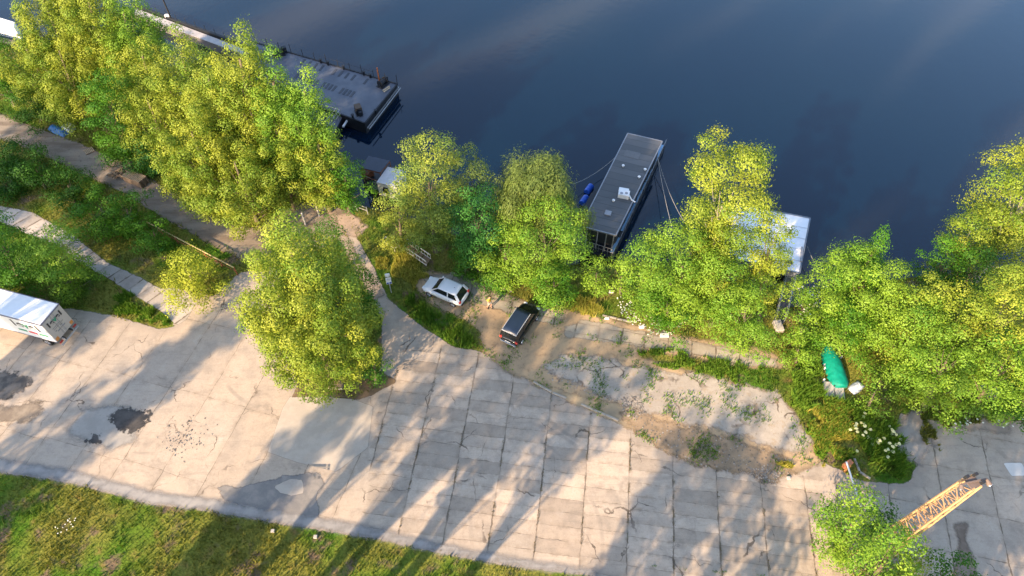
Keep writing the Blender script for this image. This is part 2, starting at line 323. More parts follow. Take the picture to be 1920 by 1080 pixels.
def joints(t, c, ang, su, sv, ou, ov, mask=None, wu=0.055, wv=0.03, tone=0.16, weeds=0.5):
    """cast slabs su by sv metres laid at an angle, with open joints"""
    wob = t.noise(0.9, 3); wob2 = t.noise(5, 3)
    sp = t.n('ShaderNodeSeparateXYZ'); t.l(t.mapv((1, 1, 1), -ang), sp.inputs[0])
    jit = t.math('ADD', t.math('MULTIPLY', t.math('SUBTRACT', wob, 0.5), 0.22), t.math('MULTIPLY', t.math('SUBTRACT', wob2, 0.5), 0.07))
    u = t.math('DIVIDE', t.math('ADD', t.math('SUBTRACT', sp.outputs[0], ou), jit), su)
    vv = t.math('ADD', t.math('SUBTRACT', sp.outputs[1], ov), jit)
    fu = t.math('FLOOR', u)
    wn_ = t.n('ShaderNodeTexWhiteNoise', noise_dimensions='1D'); t.l(fu, wn_.inputs['W'])
    vv = t.math('DIVIDE', t.math('ADD', vv, t.math('MULTIPLY', wn_.outputs[0], 0.28)), sv); fv = t.math('FLOOR', vv)
    def edge(x, s): 
        f = t.math('FRACT', x); return t.math('MULTIPLY', t.math('MINIMUM', f, t.math('SUBTRACT', 1.0, f)), s)
    du, dv = edge(u, su), edge(vv, sv)
    cb = t.n('ShaderNodeCombineXYZ'); t.l(fu, cb.inputs[0]); t.l(fv, cb.inputs[1])
    w2 = t.n('ShaderNodeTexWhiteNoise', noise_dimensions='2D'); t.l(cb.outputs[0], w2.inputs['Vector'])
    tn = t.math('ADD', 1.0-tone*0.6, t.math('MULTIPLY', w2.outputs[0], tone)); q = t.n('ShaderNodeCombineColor')
    for i in range(3): t.l(tn, q.inputs[i])
    c2 = t.mix(1.0, c, q.outputs[0], 'MULTIPLY')
    br = t.noise(1.7, 4); wuv = t.math('MULTIPLY', t.step(br, 0.3, 0.7, 0.5, 2.1), wu); wvv = t.math('MULTIPLY', t.step(br, 0.35, 0.7, 0.25, 1.7), wv)
    ju = t.math('SUBTRACT', 1.0, t.step(t.math('DIVIDE', du, wuv), 0.6, 1.3)); jv = t.math('SUBTRACT', 1.0, t.step(t.math('DIVIDE', dv, wvv), 0.6, 1.3))
    stain = t.math('SUBTRACT', 1.0, t.step(t.math('MINIMUM', du, dv), 0.0, 0.35)); 
    c2 = t.mix(t.math('MULTIPLY', stain, t.step(t.noise(2.3, 4), 0.4, 0.75, 0.0, 0.6)), c2, (0.24, 0.19, 0.14))
    fade = t.step(t.noise(0.6, 4), 0.36, 0.60, 0.25, 1.0)
    j = t.math('MULTIPLY', fade, t.math('MAXIMUM', t.math('MULTIPLY', ju, 0.80), t.math('MULTIPLY', jv, 0.62)))
    jc = t.mix(t.step(t.noise(1.3, 4), 0.62, 0.72, 0, weeds), (0.10, 0.078, 0.055), (0.06, 0.10, 0.02))
    if mask is not None: j = t.math('MULTIPLY', j, mask); c2 = t.mix(mask, c, c2)
    return t.mix(j, c2, jc), j
def cracks(t, c, sc=0.22, w=0.02, amt=0.8, seed=0.0, off=(0, 0, 0)):
    nx_ = t.n('ShaderNodeTexNoise'); t.l(t.pos(), nx_.inputs['Vector']); nx_.inputs['Scale'].default_value = 0.7; nx_.inputs['Detail'].default_value = 5
    ad = t.n('ShaderNodeVectorMath', operation='MULTIPLY_ADD'); t.l(nx_.outputs['Color'], ad.inputs[0]); ad.inputs[1].default_value = (2.2, 2.2, 0); t.l(t.pos(), ad.inputs[2])
    e = t.vor(sc, ad.outputs[0]); br = t.step(t.noise(0.45, 3), 0.46, 0.62, 0.0, 1.0)
    k = t.math('MULTIPLY', t.math('SUBTRACT', 1.0, t.step(e, w*0.35, w)), t.math('MULTIPLY', br, amt))
    return t.mix(k, c, (0.085, 0.065, 0.05)), k

# the yard: cast concrete, panel paving on its right half
slab_reg = P([(708, 760), (740, 690), (790, 640), (850, 650), (905, 660), (1000, 715), (1190, 800), (1250, 850), (1400, 880), (1450, 905), (1540, 880), (1545, 1180), (1120, 1150), (650, 1010), (690, 930)])
right_reg = P([(1600, 780), (2300, 700), (2500, 1300), (1560, 1300), (1560, 900)])
left_reg = P([(-200, 600), (330, 600), (520, 560), (690, 760), (680, 900), (640, 1020), (-200, 900)])
t = NT('yard_concrete'); c, n3 = concrete_base(t)
c, k = cracks(t, c, 0.20, 0.009, 0.8)
c, k = cracks(t, c, 0.40, 0.008, 0.15)
ms = t.step(t.math('ADD', t.attr('slab'), t.math('MULTIPLY', t.math('SUBTRACT', t.noise(0.5, 3), 0.5), 1.5)), -0.1, 0.1)
c, j1 = joints(t, c, SLAB_A, 3.09, 0.96, -0.37, 0.62, ms, wu=0.034, wv=0.017, tone=0.34, weeds=0.8)
mr = t.step(t.attr('right'), -0.1, 0.1); c, j2 = joints(t, c, R_(-12), 3.6, 3.1, 0.7, 1.2, mr, wu=0.03, wv=0.028, tone=0.22)
ml = t.step(t.attr('left'), -0.1, 0.1); c, j3 = joints(t, c, R_(-15), 3.3, 6.2, 0.4, 0.0, ml, wu=0.016, wv=0.02, tone=0.10, weeds=0.1)
for (ax_, ay_, rr_) in ((*xy_(930, 1010), 7.2), (*xy_(930, 1010), 8.9), (*xy_(620, 1010), 9.5), (*xy_(560, 640), 6.3), (*xy_(1180, 660), 9.0), (*xy_(1180, 660), 10.7)):
    vd = t.n('ShaderNodeVectorMath', operation='DISTANCE'); t.l(t.mapv((1, 1, 0)), vd.inputs[0]); vd.inputs[1].default_value = (ax_, ay_, 0)
    q_ = t.math('ABSOLUTE', t.math('SUBTRACT', vd.outputs['Value'], rr_)); q_ = t.math('MULTIPLY', t.math('SUBTRACT', 1.0, t.step(q_, 0.05, 0.22)), t.step(t.noise(0.25, 3), 0.45, 0.65, 0, 0.38)); c = t.mix(q_, c, (0.19, 0.17, 0.15))
fe = t.attr('edge'); c = t.mix(t.math('MULTIPLY', t.math('SUBTRACT', 1.0, t.step(fe, 0.0, 1.1)), 0.5), c, (0.27, 0.235, 0.20))
YARD_M = t.done_alpha(t.bsdf(c, 0.9, 0, t.bump(t.math('SUBTRACT', n3, t.math('MULTIPLY', j1, 2.0)), 0.35, 0.03), 0.2), alpha_edge(t, 0.22, 1.4, 0.06))
sheet('concrete_yard', W['yard'], YARD_M, 0.012, 0.45, 0.6, {'slab': slab_reg, 'right': right_reg, 'left': left_reg})

t = NT('lane_concrete'); c, n3 = concrete_base(t, (0.46, 0.41, 0.36), (0.38, 0.35, 0.31))
c, j1 = joints(t, c, R_(-40), 1.25, 40, 0.2, 3, wu=0.05, wv=0.02, tone=0.3)
LANE_M = t.done_alpha(t.bsdf(c, 0.9, 0, t.bump(n3, 0.3, 0.03), 0.2), alpha_edge(t, 0.16, 1.8, 0.05))
sheet('panel_lane', W['lane'], LANE_M, 0.018, 0.35)

t = NT('gravel_track'); n1 = t.noise(0.5, 5, t.mapv((0.5, 2.0, 1), R_(33))); n2 = t.noise(9, 5, rough=0.7); n0 = t.noise(1.6, 4)
c = t.mix(t.step(n1, 0.35, 0.65), (0.29, 0.245, 0.195), (0.175, 0.14, 0.11)); c = t.mix(t.step(n2, 0.5, 0.75, 0, 0.6), c, (0.10, 0.085, 0.07))
c = t.mix(t.step(n0, 0.60, 0.72, 0, 0.6), c, (0.11, 0.095, 0.08))
sheet('gravel_track', W['track'], t.done_alpha(t.bsdf(c, 0.95, 0, t.bump(n2, 0.4, 0.04), 0.15), alpha_edge(t, 0.5, 0.9, 0.15)), 0.014, 0.4)

def dirt_mat(name, a, b, amp=0.6, dark=(0.15, 0.11, 0.075), sc=1.0, soft=0.25, aspeck=0.5, tracks=True):
    t = NT(name); n1 = t.noise(0.45*sc, 5); n2 = t.noise(7, 5, rough=0.7); n0 = t.noise(1.8, 5, rough=0.65)
    c = t.mix(t.step(n1, 0.36, 0.66), a, b); c = t.mix(t.step(n0, 0.52, 0.7, 0, 0.55), c, dark)
    c = t.mix(t.step(n2, 0.54, 0.74, 0, aspeck), c, (0.12, 0.095, 0.065))
    if tracks:
        r = t.noise(1.0, 4, t.mapv((2.6, 0.5, 1), R_(-40)), 0.7, 2.5); c = t.mix(t.step(r, 0.55, 0.72, 0, 0.3), c, dark)
    return t.done_alpha(t.bsdf(c, 0.95, 0, t.bump(n2, 0.5, 0.05), 0.1), alpha_edge(t, amp, 0.9, soft))
sheet('dirt_ground', W['dirt'], dirt_mat('pale_dirt', (0.45, 0.325, 0.20), (0.34, 0.255, 0.165)), 0.020, 0.35, 0.8)
sheet('path', W['path_strip'], dirt_mat('path_dirt', (0.34, 0.28, 0.22), (0.28, 0.22, 0.17), 0.3, tracks=False), 0.016, 0.3)
t = NT('apron_concrete'); c, n3 = concrete_base(t, (0.41, 0.365, 0.31), (0.35, 0.31, 0.265)); c, k = cracks(t, c, 0.5, 0.05, 0.9)
c = t.mix(t.step(t.noise(4.5, 5, rough=0.75), 0.60, 0.70, 0, 0.85), c, (0.13, 0.12, 0.06))
c = t.mix(t.step(t.noise(1.1, 6, rough=0.7), 0.53, 0.68, 0, 0.7), c, (0.33, 0.25, 0.165))
sheet('concrete_apron', W['apron'], t.done_alpha(t.bsdf(c, 0.9, 0, t.bump(n3, 0.3, 0.03), 0.2), alpha_edge(t, 1.1, 0.7, 0.3)), 0.026, 0.35, 0.8)
t = NT('panel_strip'); c, n3 = concrete_base(t, (0.38, 0.34, 0.27), (0.32, 0.28, 0.22)); c, j = joints(t, c, R_(-12.5), 1.9, 1.05, 0.2, 0.3, wu=0.045, wv=0.045, tone=0.2)
PM = t.done_alpha(t.bsdf(c, 0.9, 0, t.bump(n3, 0.3, 0.03), 0.2), alpha_edge(t, 0.5, 0.8, 0.15))
sheet('concrete_strip', W['panels'], PM, 0.030, 0.3, 0.6); sheet('parking_slabs', W['panels_car'], PM, 0.030, 0.3, 0.6)
sheet('earth_heap_base', W['mound'], dirt_mat('heap_earth', (0.25, 0.19, 0.13), (0.34, 0.25, 0.165), 1.0, (0.10, 0.085, 0.06), 1.5, 0.3, 0.8, False), 0.034, 0.3, 0.8)
sheet('sand_strip', W['sand'], dirt_mat('sand', (0.34, 0.26, 0.17), (0.44, 0.33, 0.20), 0.6, (0.25, 0.2, 0.14), 1.5, 0.2, 0.4, False), 0.032, 0.25)
sheet('planting_bed', W['bed'], dirt_mat('bed_earth', (0.20, 0.14, 0.09), (0.13, 0.10, 0.065), 0.15, (0.08, 0.06, 0.04), 1.5, 0.05, 0.6, False), 0.040, 0.25)
# patches of other surfacing in the yard
def patch_mat(name, col, col2, rough=0.85, amp=0.15, soft=0.03, spec=0.2, sc=0.9, bright=0.0):
    t = NT(name); n = t.noise(0.9, 5, rough=0.65); n2 = t.noise(12, 4); c = t.mix(t.step(n, 0.4, 0.65), col, col2); c = t.mix(t.step(n2, 0.55, 0.8, 0, 0.4), c, tuple(q*0.6 for q in col))
    return t.done_alpha(t.bsdf(c, rough, 0, t.bump(n2, 0.15, 0.02) if rough > 0.5 else None, spec), alpha_edge(t, amp, sc, soft))
asph = patch_mat('asphalt_patch', (0.19, 0.185, 0.18), (0.27, 0.25, 0.23), amp=0.4, soft=0.08)
sheet('asphalt_patch', P([(405, 908), (452, 915), (505, 900), (560, 888), (600, 885), (608, 905), (590, 930), (600, 960), (590, 990), (520, 975), (470, 960), (420, 935)]), asph, 0.022, 0.3)
sheet('light_patch', P([(512, 912), (545, 898), (568, 900), (570, 925), (545, 930), (525, 925)]), patch_mat('light_patch', (0.42, 0.38, 0.33), (0.36, 0.32, 0.28)), 0.028, 0.2, 0.4)
smooth_c = patch_mat('smooth_screed', (0.40, 0.355, 0.30), (0.45, 0.40, 0.34), amp=0.03)
sheet('smooth_screed', P([(502, 848), (530, 765), (545, 742), (660, 748), (700, 762), (690, 840), (630, 885), (560, 868)]), smooth_c, 0.022, 0.3)
sheet('smooth_screed', P([(130, 800), (165, 765), (215, 760), (262, 775), (250, 830), (205, 842), (150, 828)]), patch_mat('grey_screed', (0.29, 0.275, 0.25), (0.34, 0.32, 0.29), amp=0.8, soft=0.4), 0.022, 0.3)
tar = patch_mat('tar_patch', (0.045, 0.043, 0.042), (0.09, 0.083, 0.076), 0.5, 1.0, 0.12, sc=2.2)
sheet('tar_patch', P([(205, 780), (225, 765), (262, 770), (285, 778), (268, 800), (248, 812), (222, 805)]), tar, 0.034, 0.15, 0.6)
sheet('tar_patch', P([(160, 822), (185, 816), (188, 828), (172, 832)]), tar, 0.034, 0.12, 0.5)
sheet('tar_patch', P([(-60, 690), (30, 700), (60, 712), (48, 730), (20, 745), (-60, 760)]), patch_mat('worn_tar', (0.07, 0.066, 0.062), (0.18, 0.16, 0.14), 0.5, 0.9, 0.15, sc=1.6), 0.034, 0.2, 0.6)
sheet('mud_patch', P([(-60, 770), (25, 762), (75, 752), (82, 770), (52, 790), (0, 792), (-60, 795)]), patch_mat('mud_patch', (0.20, 0.165, 0.13), (0.30, 0.255, 0.20), 0.7, 0.8, 0.25, sc=1.6), 0.036, 0.2, 0.6)
sheet('pale_slab', P([(1880, 868), (1915, 868), (1928, 892), (1896, 893)]), patch_mat('pale_slab', (0.62, 0.60, 0.56), (0.55, 0.53, 0.50), amp=0.04), 0.034, 0.2, 0.3)
sheet('bare_patch', P([(1690, 790), (1720, 770), (1740, 800), (1745, 840), (1720, 870), (1685, 850), (1678, 820)]), patch_mat('worn_slab', (0.36, 0.325, 0.29), (0.26, 0.23, 0.20), amp=1.0, soft=0.35), 0.040, 0.3, 0.6)
sheet('bare_patch', P([(1790, 785), (1850, 778), (1896, 785), (1890, 812), (1830, 806), (1795, 800)]), patch_mat('pale_dust', (0.36, 0.31, 0.26), (0.28, 0.24, 0.20), amp=0.8, soft=0.3), 0.040, 0.3, 0.6)
sheet('bare_patch', P([(625, 405), (660, 400), (690, 425), (672, 445), (645, 440)]), patch_mat('shore_dust', (0.40, 0.30, 0.23), (0.28, 0.22, 0.17), amp=0.6, soft=0.2), 0.042, 0.3, 0.6)

sheet('grey_edge_strip', P([(-180, 835), (0, 862), (130, 882), (280, 922), (400, 938), (540, 962), (700, 990), (860, 1028), (960, 1048), (1120, 1068), (1120, 1080), (960, 1060), (860, 1043), (700, 1008), (540, 983), (400, 958), (280, 943), (130, 903), (0, 884), (-180, 848)]),
      patch_mat('grey_edge', (0.27, 0.265, 0.26), (0.33, 0.315, 0.30), amp=0.35, soft=0.3), 0.044, 0.3, 0.6)  # soft-edged grey strip along the lower edge of the yard
sheet('mud_streak', P([(1790, 985), (1815, 980), (1812, 1010), (1830, 1080), (1790, 1085), (1798, 1020)]), patch_mat('dark_mud', (0.17, 0.13, 0.10), (0.24, 0.19, 0.15), amp=0.45, soft=0.2), 0.038, 0.2, 0.5)
# ---------------------------------------------------------------- grass, weeds, stones (nobody could count them)
rng = np.random.RandomState(11)
def region_pts(n, poly, r=rng):
    lo, hi = poly.min(0), poly.max(0); p = lo + r.rand(n, 2)*(hi-lo); return p[sdf(p, poly) > 0]
def blades(name, p, h0, h1, w, mat, lean=0.5, r=rng, z=None, label=None, cat=None):
    n = len(p); a = r.rand(n)*6.283; h = h0+(h1-h0)*r.rand(n)**1.5; b = r.rand(n)*6.283; ln = lean*h*r.rand(n)
    zz = land_z(p) if z is None else z
    dx = np.cos(a)*w*(0.6+r.rand(n)); dy = np.sin(a)*w*(0.6+r.rand(n))
    V = np.empty((n, 3, 3)); V[:, 0] = np.c_[p[:, 0]-dx, p[:, 1]-dy, zz-0.02]; V[:, 1] = np.c_[p[:, 0]+dx, p[:, 1]+dy, zz-0.02]
    V[:, 2] = np.c_[p[:, 0]+np.cos(b)*ln, p[:, 1]+np.sin(b)*ln, zz+h]
    o = np_mesh(name, V.reshape(-1, 3), np.arange(n*3).reshape(-1, 3), mat, attrs={'rnd': ('FACE', r.rand(n))})
    return tag(o, label, cat, kind='stuff')
def leafy(t, c, tr=0.28, rough=0.7):
    d = t.bsdf(c, rough, 0, None, 0.25); x = t.n('ShaderNodeBsdfTranslucent'); t.l(t.mix(1.0, c, (1.25, 1.3, 0.55), 'MULTIPLY'), x.inputs[0])
    mx = t.n('ShaderNodeMixShader'); mx.inputs[0].default_value = tr; t.t.links.new(d, mx.inputs[1]); t.t.links.new(x.outputs[0], mx.inputs[2]); return mx.outputs[0]
t = NT('grass_blades'); c, n2, n3 = grass_cols(t); c = t.mix(t.step(t.attr('rnd'), 0.55, 1.0, 0, 0.6), c, (0.20, 0.19, 0.045)); c = t.mix(t.step(t.attr('rnd'), 0.3, 0.0, 0, 0.6), c, (0.035, 0.075, 0.01))
GRASS_M = t.done(leafy(t, c))
t = NT('green_blades'); c = t.mix(t.attr('rnd'), (0.06, 0.16, 0.012), (0.17, 0.28, 0.03)); GREEN_M = t.done(leafy(t, c))
t = NT('dry_blades'); c = t.mix(t.attr('rnd'), (0.26, 0.30, 0.035), (0.52, 0.44, 0.10)); DRY_M = t.done(leafy(t, c))
view = P([(-30, -30), (1950, -30), (1950, 1110), (-30, 1110)])
cand = region_pts(900000, view)
dl = sdf(cand, land_poly); keep = dl > 0.5
for k in ('yard', 'lane', 'track', 'dirt', 'path_strip', 'apron'):
    d = sdf(cand, W[k]) + (vnoise(cand[:, 0]+7, cand[:, 1]+3, 1.3)-0.5)*0.7
    keep &= ~(d > (-0.05 if k != 'track' else 0.3))
cand = cand[keep]
dens = 0.45+0.55*(vnoise(cand[:, 0], cand[:, 1], 0.6) > 0.35); near = cand[:, 1] < 20
cand = cand[(rng.rand(len(cand)) < dens)]
hs = 0.16+0.30*vnoise(cand[:, 0]+50, cand[:, 1], 0.45)
sel = rng.rand(len(cand)) < hs*1.9
blades('grass', cand[sel], 0.14, 0.48, 0.040, GRASS_M, 0.8, label='rough grass and dry weeds on the ground around the yard', cat='grass')
# taller weeds in patches
def weeds(name, pxpoly, n, h0, h1, w, mat, label, cat='weeds', lean=0.6, clump=0.45):
    poly = P(pxpoly); p = region_pts(n, poly); sd_ = sdf(p, poly); k = (vnoise(p[:, 0]+9, p[:, 1]+4, 1.1) > clump-0.12*np.clip(sd_, 0, 2)/2) & (sd_+(vnoise(p[:, 0], p[:, 1]+22, 1.6)-0.5)*1.8+(vnoise(p[:, 0], p[:, 1], 5)-0.5)*0.5 > 0.25)
    p = p[k]; return blades(name, p, h0, h1, w, mat, lean, label=label, cat=cat)
weeds('tall_grass', [(745, 560), (770, 550), (800, 575), (850, 600), (900, 640), (900, 658), (850, 650), (790, 610)], 14000, 0.3, 0.8, 0.05, GREEN_M, 'bright green strip of tall grass beside the white car', 'grass')
weeds('tall_grass', [(1190, 655), (1260, 655), (1340, 672), (1440, 690), (1475, 735), (1460, 748), (1400, 728), (1320, 705), (1240, 690), (1200, 680)], 20000, 0.15, 0.5, 0.05, GREEN_M, 'long green weed strip above the pale concrete apron', 'grass')
weeds('dry_grass', [(1512, 770), (1540, 745), (1580, 760), (1615, 800), (1605, 855), (1560, 862), (1520, 840)], 19000, 0.2, 0.65, 0.05, DRY_M, 'yellow mound of dry grass left of the dark weeds', 'grass', clump=0.32)
weeds('weed_bank', [(1500, 760), (1560, 745), (1620, 790), (1615, 860), (1520, 865)], 13000, 0.2, 0.8, 0.06, GREEN_M, 'green weeds mixed into the yellow mound of dry grass', 'weeds', clump=0.45)
weeds('weed_bank', [(1470, 690), (1530, 680), (1560, 750), (1620, 760), (1690, 800), (1700, 900), (1640, 895), (1612, 850), (1570, 760), (1510, 770), (1480, 760)], 34000, 0.3, 0.9, 0.06, GREEN_M, 'dark green bank of tall weeds between concrete apron and right yard', 'weeds', clump=0.25)
weeds('dry_grass', [(690, 480), (770, 470), (810, 520), (780, 545), (740, 545), (700, 510)], 14000, 0.2, 0.5, 0.04, DRY_M, 'dry yellow grass patch behind the round signs', 'grass')
weeds('dry_grass', [(1070, 560), (1120, 560), (1135, 590), (1100, 605), (1065, 592)], 6000, 0.2, 0.7, 0.04, DRY_M, 'golden dry grass tuft by the dirt road right of the black car', 'grass', clump=0.3)
weeds('tall_grass', [(215, 540), (260, 555), (300, 585), (330, 610), (300, 618), (250, 600), (215, 590)], 12000, 0.25, 0.6, 0.05, GREEN_M, 'sunlit grass wedge ending between truck and panel lane', 'grass', clump=0.1)
weeds('dry_grass', [(1440, 868), (1560, 862), (1590, 872), (1590, 890), (1540, 880), (1480, 880)], 8000, 0.15, 0.4, 0.04, DRY_M, 'low dry grass fringe at the slab edge by the boom gate', 'grass')
weeds('joint_weeds', [(1195, 1052), (1320, 1068), (1440, 1078), (1540, 1085), (1540, 1092), (1400, 1082), (1195, 1060)], 3500, 0.08, 0.25, 0.04, GREEN_M, 'weeds growing along the bottom joint of the slab paving', 'weeds', clump=0.45)
weeds('weed_bank', [(1720, 770), (1800, 770), (1940, 750), (1940, 800), (1880, 790), (1780, 800), (1760, 850), (1725, 830)], 22000, 0.15, 0.5, 0.05, GRASS_M, 'patchy weeds below the right hand trees', 'weeds')
# small plants on bare ground and in joints
sp = []
for k, n, th in (('dirt', 3600, 0.62), ('mound', 1500, 0.78), ('apron', 700, 0.52), ('sand', 500, 0.6)):
    q = region_pts(n, W[k]); sp.append(q[vnoise(q[:, 0]+31, q[:, 1]+17, 0.9) > th])
sp = np.vstack(sp); sp = np.repeat(sp, 9, 0)+rng.normal(0, 0.15, (len(sp)*9, 2))*(0.4+1.6*rng.rand(len(sp)*9, 1))
blades('dwarf_weeds', sp, 0.06, 0.24, 0.045, GREEN_M, 0.9, z=np.full(len(sp), 0.03), label='small scattered weeds on the dirt and broken concrete', cat='weeds')
# stones and rubble
def stones(name, p, s0, s1, mat, label, cat):
    n = len(p); s = s0+(s1-s0)*rng.rand(n)**2; C = np.array([(1, 0, 0), (0, 1, 0), (-1, 0, 0), (0, -1, 0), (0.2, 0.1, 0.8)])
    ang = rng.rand(n)*6.28; ca, sa = np.cos(ang), np.sin(ang); V = np.empty((n, 5, 3)); j = 0.6+0.7*rng.rand(n, 5)
    V[:, :, 0] = p[:, None, 0]+s[:, None]*j*(C[None, :, 0]*ca[:, None]-C[None, :, 1]*sa[:, None]); V[:, :, 1] = p[:, None, 1]+s[:, None]*j*(C[None, :, 0]*sa[:, None]+C[None, :, 1]*ca[:, None])
    V[:, :, 2] = 0.02+s[:, None]*j*C[None, :, 2]
    F = (np.arange(n)[:, None, None]*5+np.array([(0, 1, 4), (1, 2, 4), (2, 3, 4), (3, 0, 4)])[None]).reshape(-1, 3)
    return tag(np_mesh(name, V.reshape(-1, 3), F, mat, attrs={'rnd': ('FACE', np.repeat(rng.rand(n), 4))}), label, cat, kind='stuff')
t = NT('rubble_stone'); STONE_M = t.done(t.bsdf(t.mix(t.attr('rnd'), (0.09, 0.08, 0.07), (0.36, 0.33, 0.29)), 0.9))
q1 = region_pts(2500, W['mound']); q2 = region_pts(900, P([(1165, 745), (1200, 742), (1212, 775), (1190, 785), (1168, 770)])); q3 = region_pts(900, P([(1018, 690), (1055, 696), (1100, 725), (1180, 750), (1185, 765), (1110, 742), (1030, 712)]))
q4 = np.array([g(345, 822)[:2]])+rng.normal(size=(160, 2))*np.array([[0.9, 0.7]]); q5 = region_pts(350, W['apron']); q6 = region_pts(700, P([(1400, 875), (1470, 885), (1455, 910), (1405, 895)]))
stones('rubble', np.vstack([q1, q2, q3, q4, q5, q6]), 0.02, 0.10, STONE_M, 'loose grey stones and rubble along the broken slab edge', 'rubble')
t = NT('petals'); PET_M = t.done(t.bsdf((0.80, 0.80, 0.70), 0.7))
def flowers(name, pxpoly, n, s, label, mat=PET_M, hz=(0.25, 0.8)):
    p = region_pts(n, P(pxpoly)); p = p[vnoise(p[:, 0]+3, p[:, 1], 1.4) > 0.33]; n = len(p); a = rng.rand(n)*6.28; z = hz[0]+(hz[1]-hz[0])*rng.rand(n)
    V = np.empty((n, 6, 3))
    for i in range(6):
        q = a+i*1.0472; rr = s*(0.7+0.6*rng.rand(n)); V[:, i] = np.c_[p[:, 0]+rr*np.cos(q), p[:, 1]+rr*np.sin(q), z+0.03*rng.rand(n)]
    F = (np.arange(n)[:, None, None]*6+np.array([(0, 1, 2, 3), (0, 3, 4, 5)])[None]).reshape(-1, 4)
    tag(np_mesh(name, V.reshape(-1, 3), F, mat), label, 'flowers', kind='stuff')
flowers('wildflowers', [(1155, 565), (1180, 570), (1200, 595), (1240, 598), (1290, 595), (1285, 615), (1250, 635), (1210, 630), (1180, 610), (1160, 590)], 480, 0.055, 'white wildflowers under the trees above the concrete strip')
flowers('wildflowers', [(1560, 770), (1640, 780), (1690, 830), (1660, 870), (1600, 850), (1580, 800)], 60, 0.13, 'pale yellow flower heads in the weed bank', M('cream_petal', (0.62, 0.62, 0.33), 0.7))
flowers('wildflowers', [(1480, 560), (1545, 560), (1560, 620), (1500, 640)], 160, 0.08, 'white blossom on the bushes by the gangway', hz=(1.2, 2.2))
flowers('wildflowers', [(100, 980), (150, 975), (150, 1000), (110, 1005)], 26, 0.04, 'white flowers in the grass at lower left')
flowers('wildflowers', [(1780, 785), (1930, 780), (1930, 805), (1780, 812)], 60, 0.08, 'small pale flowers beside the right hand slabs')

# tufts rooted in the long joints of the slab paving
jp = []; ca_, sa_ = math.cos(SLAB_A), math.sin(SLAB_A)
for k in range(-4, 7):
    vv_ = 10+rng.rand(900)*22; uu_ = -0.37+3.09*k+rng.normal(0, 0.05, 900)-(vnoise(vv_, vv_*0+k, 0.6)-0.5)*0.1
    q_ = np.c_[uu_*ca_-vv_*sa_, uu_*sa_+vv_*ca_]; jp.append(q_[(vnoise(q_[:, 0]+5, q_[:, 1]+40, 1.7) > 0.60) & (sdf(q_, slab_reg) > 0.2) & (sdf(q_, W['yard']) > 0.1)])
jp = np.vstack(jp); t = NT('joint_tufts'); JT = t.done(leafy(t, t.mix(t.attr('rnd'), (0.10, 0.10, 0.03), (0.20, 0.15, 0.07))))
blades('joint_weeds', jp, 0.03, 0.11, 0.03, JT, 1.0, z=np.full(len(jp), 0.02), label='brown and green tufts in the long joints of the slab paving', cat='weeds')
# ---------------------------------------------------------------- trees and shrubs
def leaf_mat(name, a, b, c3, tr=0.17):
    t = NT(name); r = t.attr('rnd'); n = t.attr('clump')
    c = t.mix(n, a, b); c = t.mix(t.step(r, 0.75, 1.0, 0, 0.45), c, c3); c = t.mix(t.step(r, 0.30, 0.0, 0, 0.35), c, tuple(q*0.5 for q in a))
    return t.done(leafy(t, c, tr, 0.6))
LEAF = {
 'poplar': leaf_mat('poplar_leaves', (0.129, 0.216, 0.017), (0.265, 0.308, 0.028), (0.394, 0.431, 0.076)),
 'lime': leaf_mat('lime_leaves', (0.098, 0.223, 0.017), (0.187, 0.305, 0.024), (0.297, 0.415, 0.061)),
 'green': leaf_mat('green_leaves', (0.033, 0.126, 0.007), (0.081, 0.206, 0.010), (0.141, 0.293, 0.019)),
 'dark': leaf_mat('dark_leaves', (0.020, 0.079, 0.006), (0.046, 0.139, 0.009), (0.076, 0.186, 0.013)),
 'blue': leaf_mat('bluish_leaves', (0.022, 0.113, 0.019), (0.055, 0.186, 0.028), (0.087, 0.239, 0.032)),
 'willow': leaf_mat('willow_leaves', (0.129, 0.210, 0.035), (0.285, 0.319, 0.035), (0.395, 0.447, 0.085)),
 'grey': leaf_mat('greygreen_leaves', (0.110, 0.166, 0.036), (0.177, 0.238, 0.044), (0.289, 0.347, 0.089)),
 'gold': leaf_mat('golden_leaves', (0.202, 0.266, 0.018), (0.369, 0.402, 0.031), (0.515, 0.517, 0.082)),
}
BARK = M('bark', (0.16, 0.125, 0.09), 0.9, var=0.35, sc=2, bump=0.5)
PALE_BARK = M('pale_bark', (0.34, 0.30, 0.24), 0.9, var=0.3, sc=2, bump=0.5)
def env(kind, t):
    """crown radius (0..1) at height fraction t"""
    if kind == 'column': return (0.45+0.75*t/0.3) if t < 0.3 else (1.0 if t < 0.5 else max(0.16, 1-((t-0.5)/0.52)**1.7))
    if kind == 'dome': return math.sqrt(max(0.03, 1-abs((t-0.42)/0.60)**2.2))
    if kind == 'vase': return 0.35+0.65*math.sin(min(1, t*1.12)*math.pi*0.62)**1.5 if t < 0.8 else max(0.3, 1-((t-0.8)/0.22)**2*0.6)
    return math.sqrt(max(0.02, 1-((t-0.35)/0.67)**2))
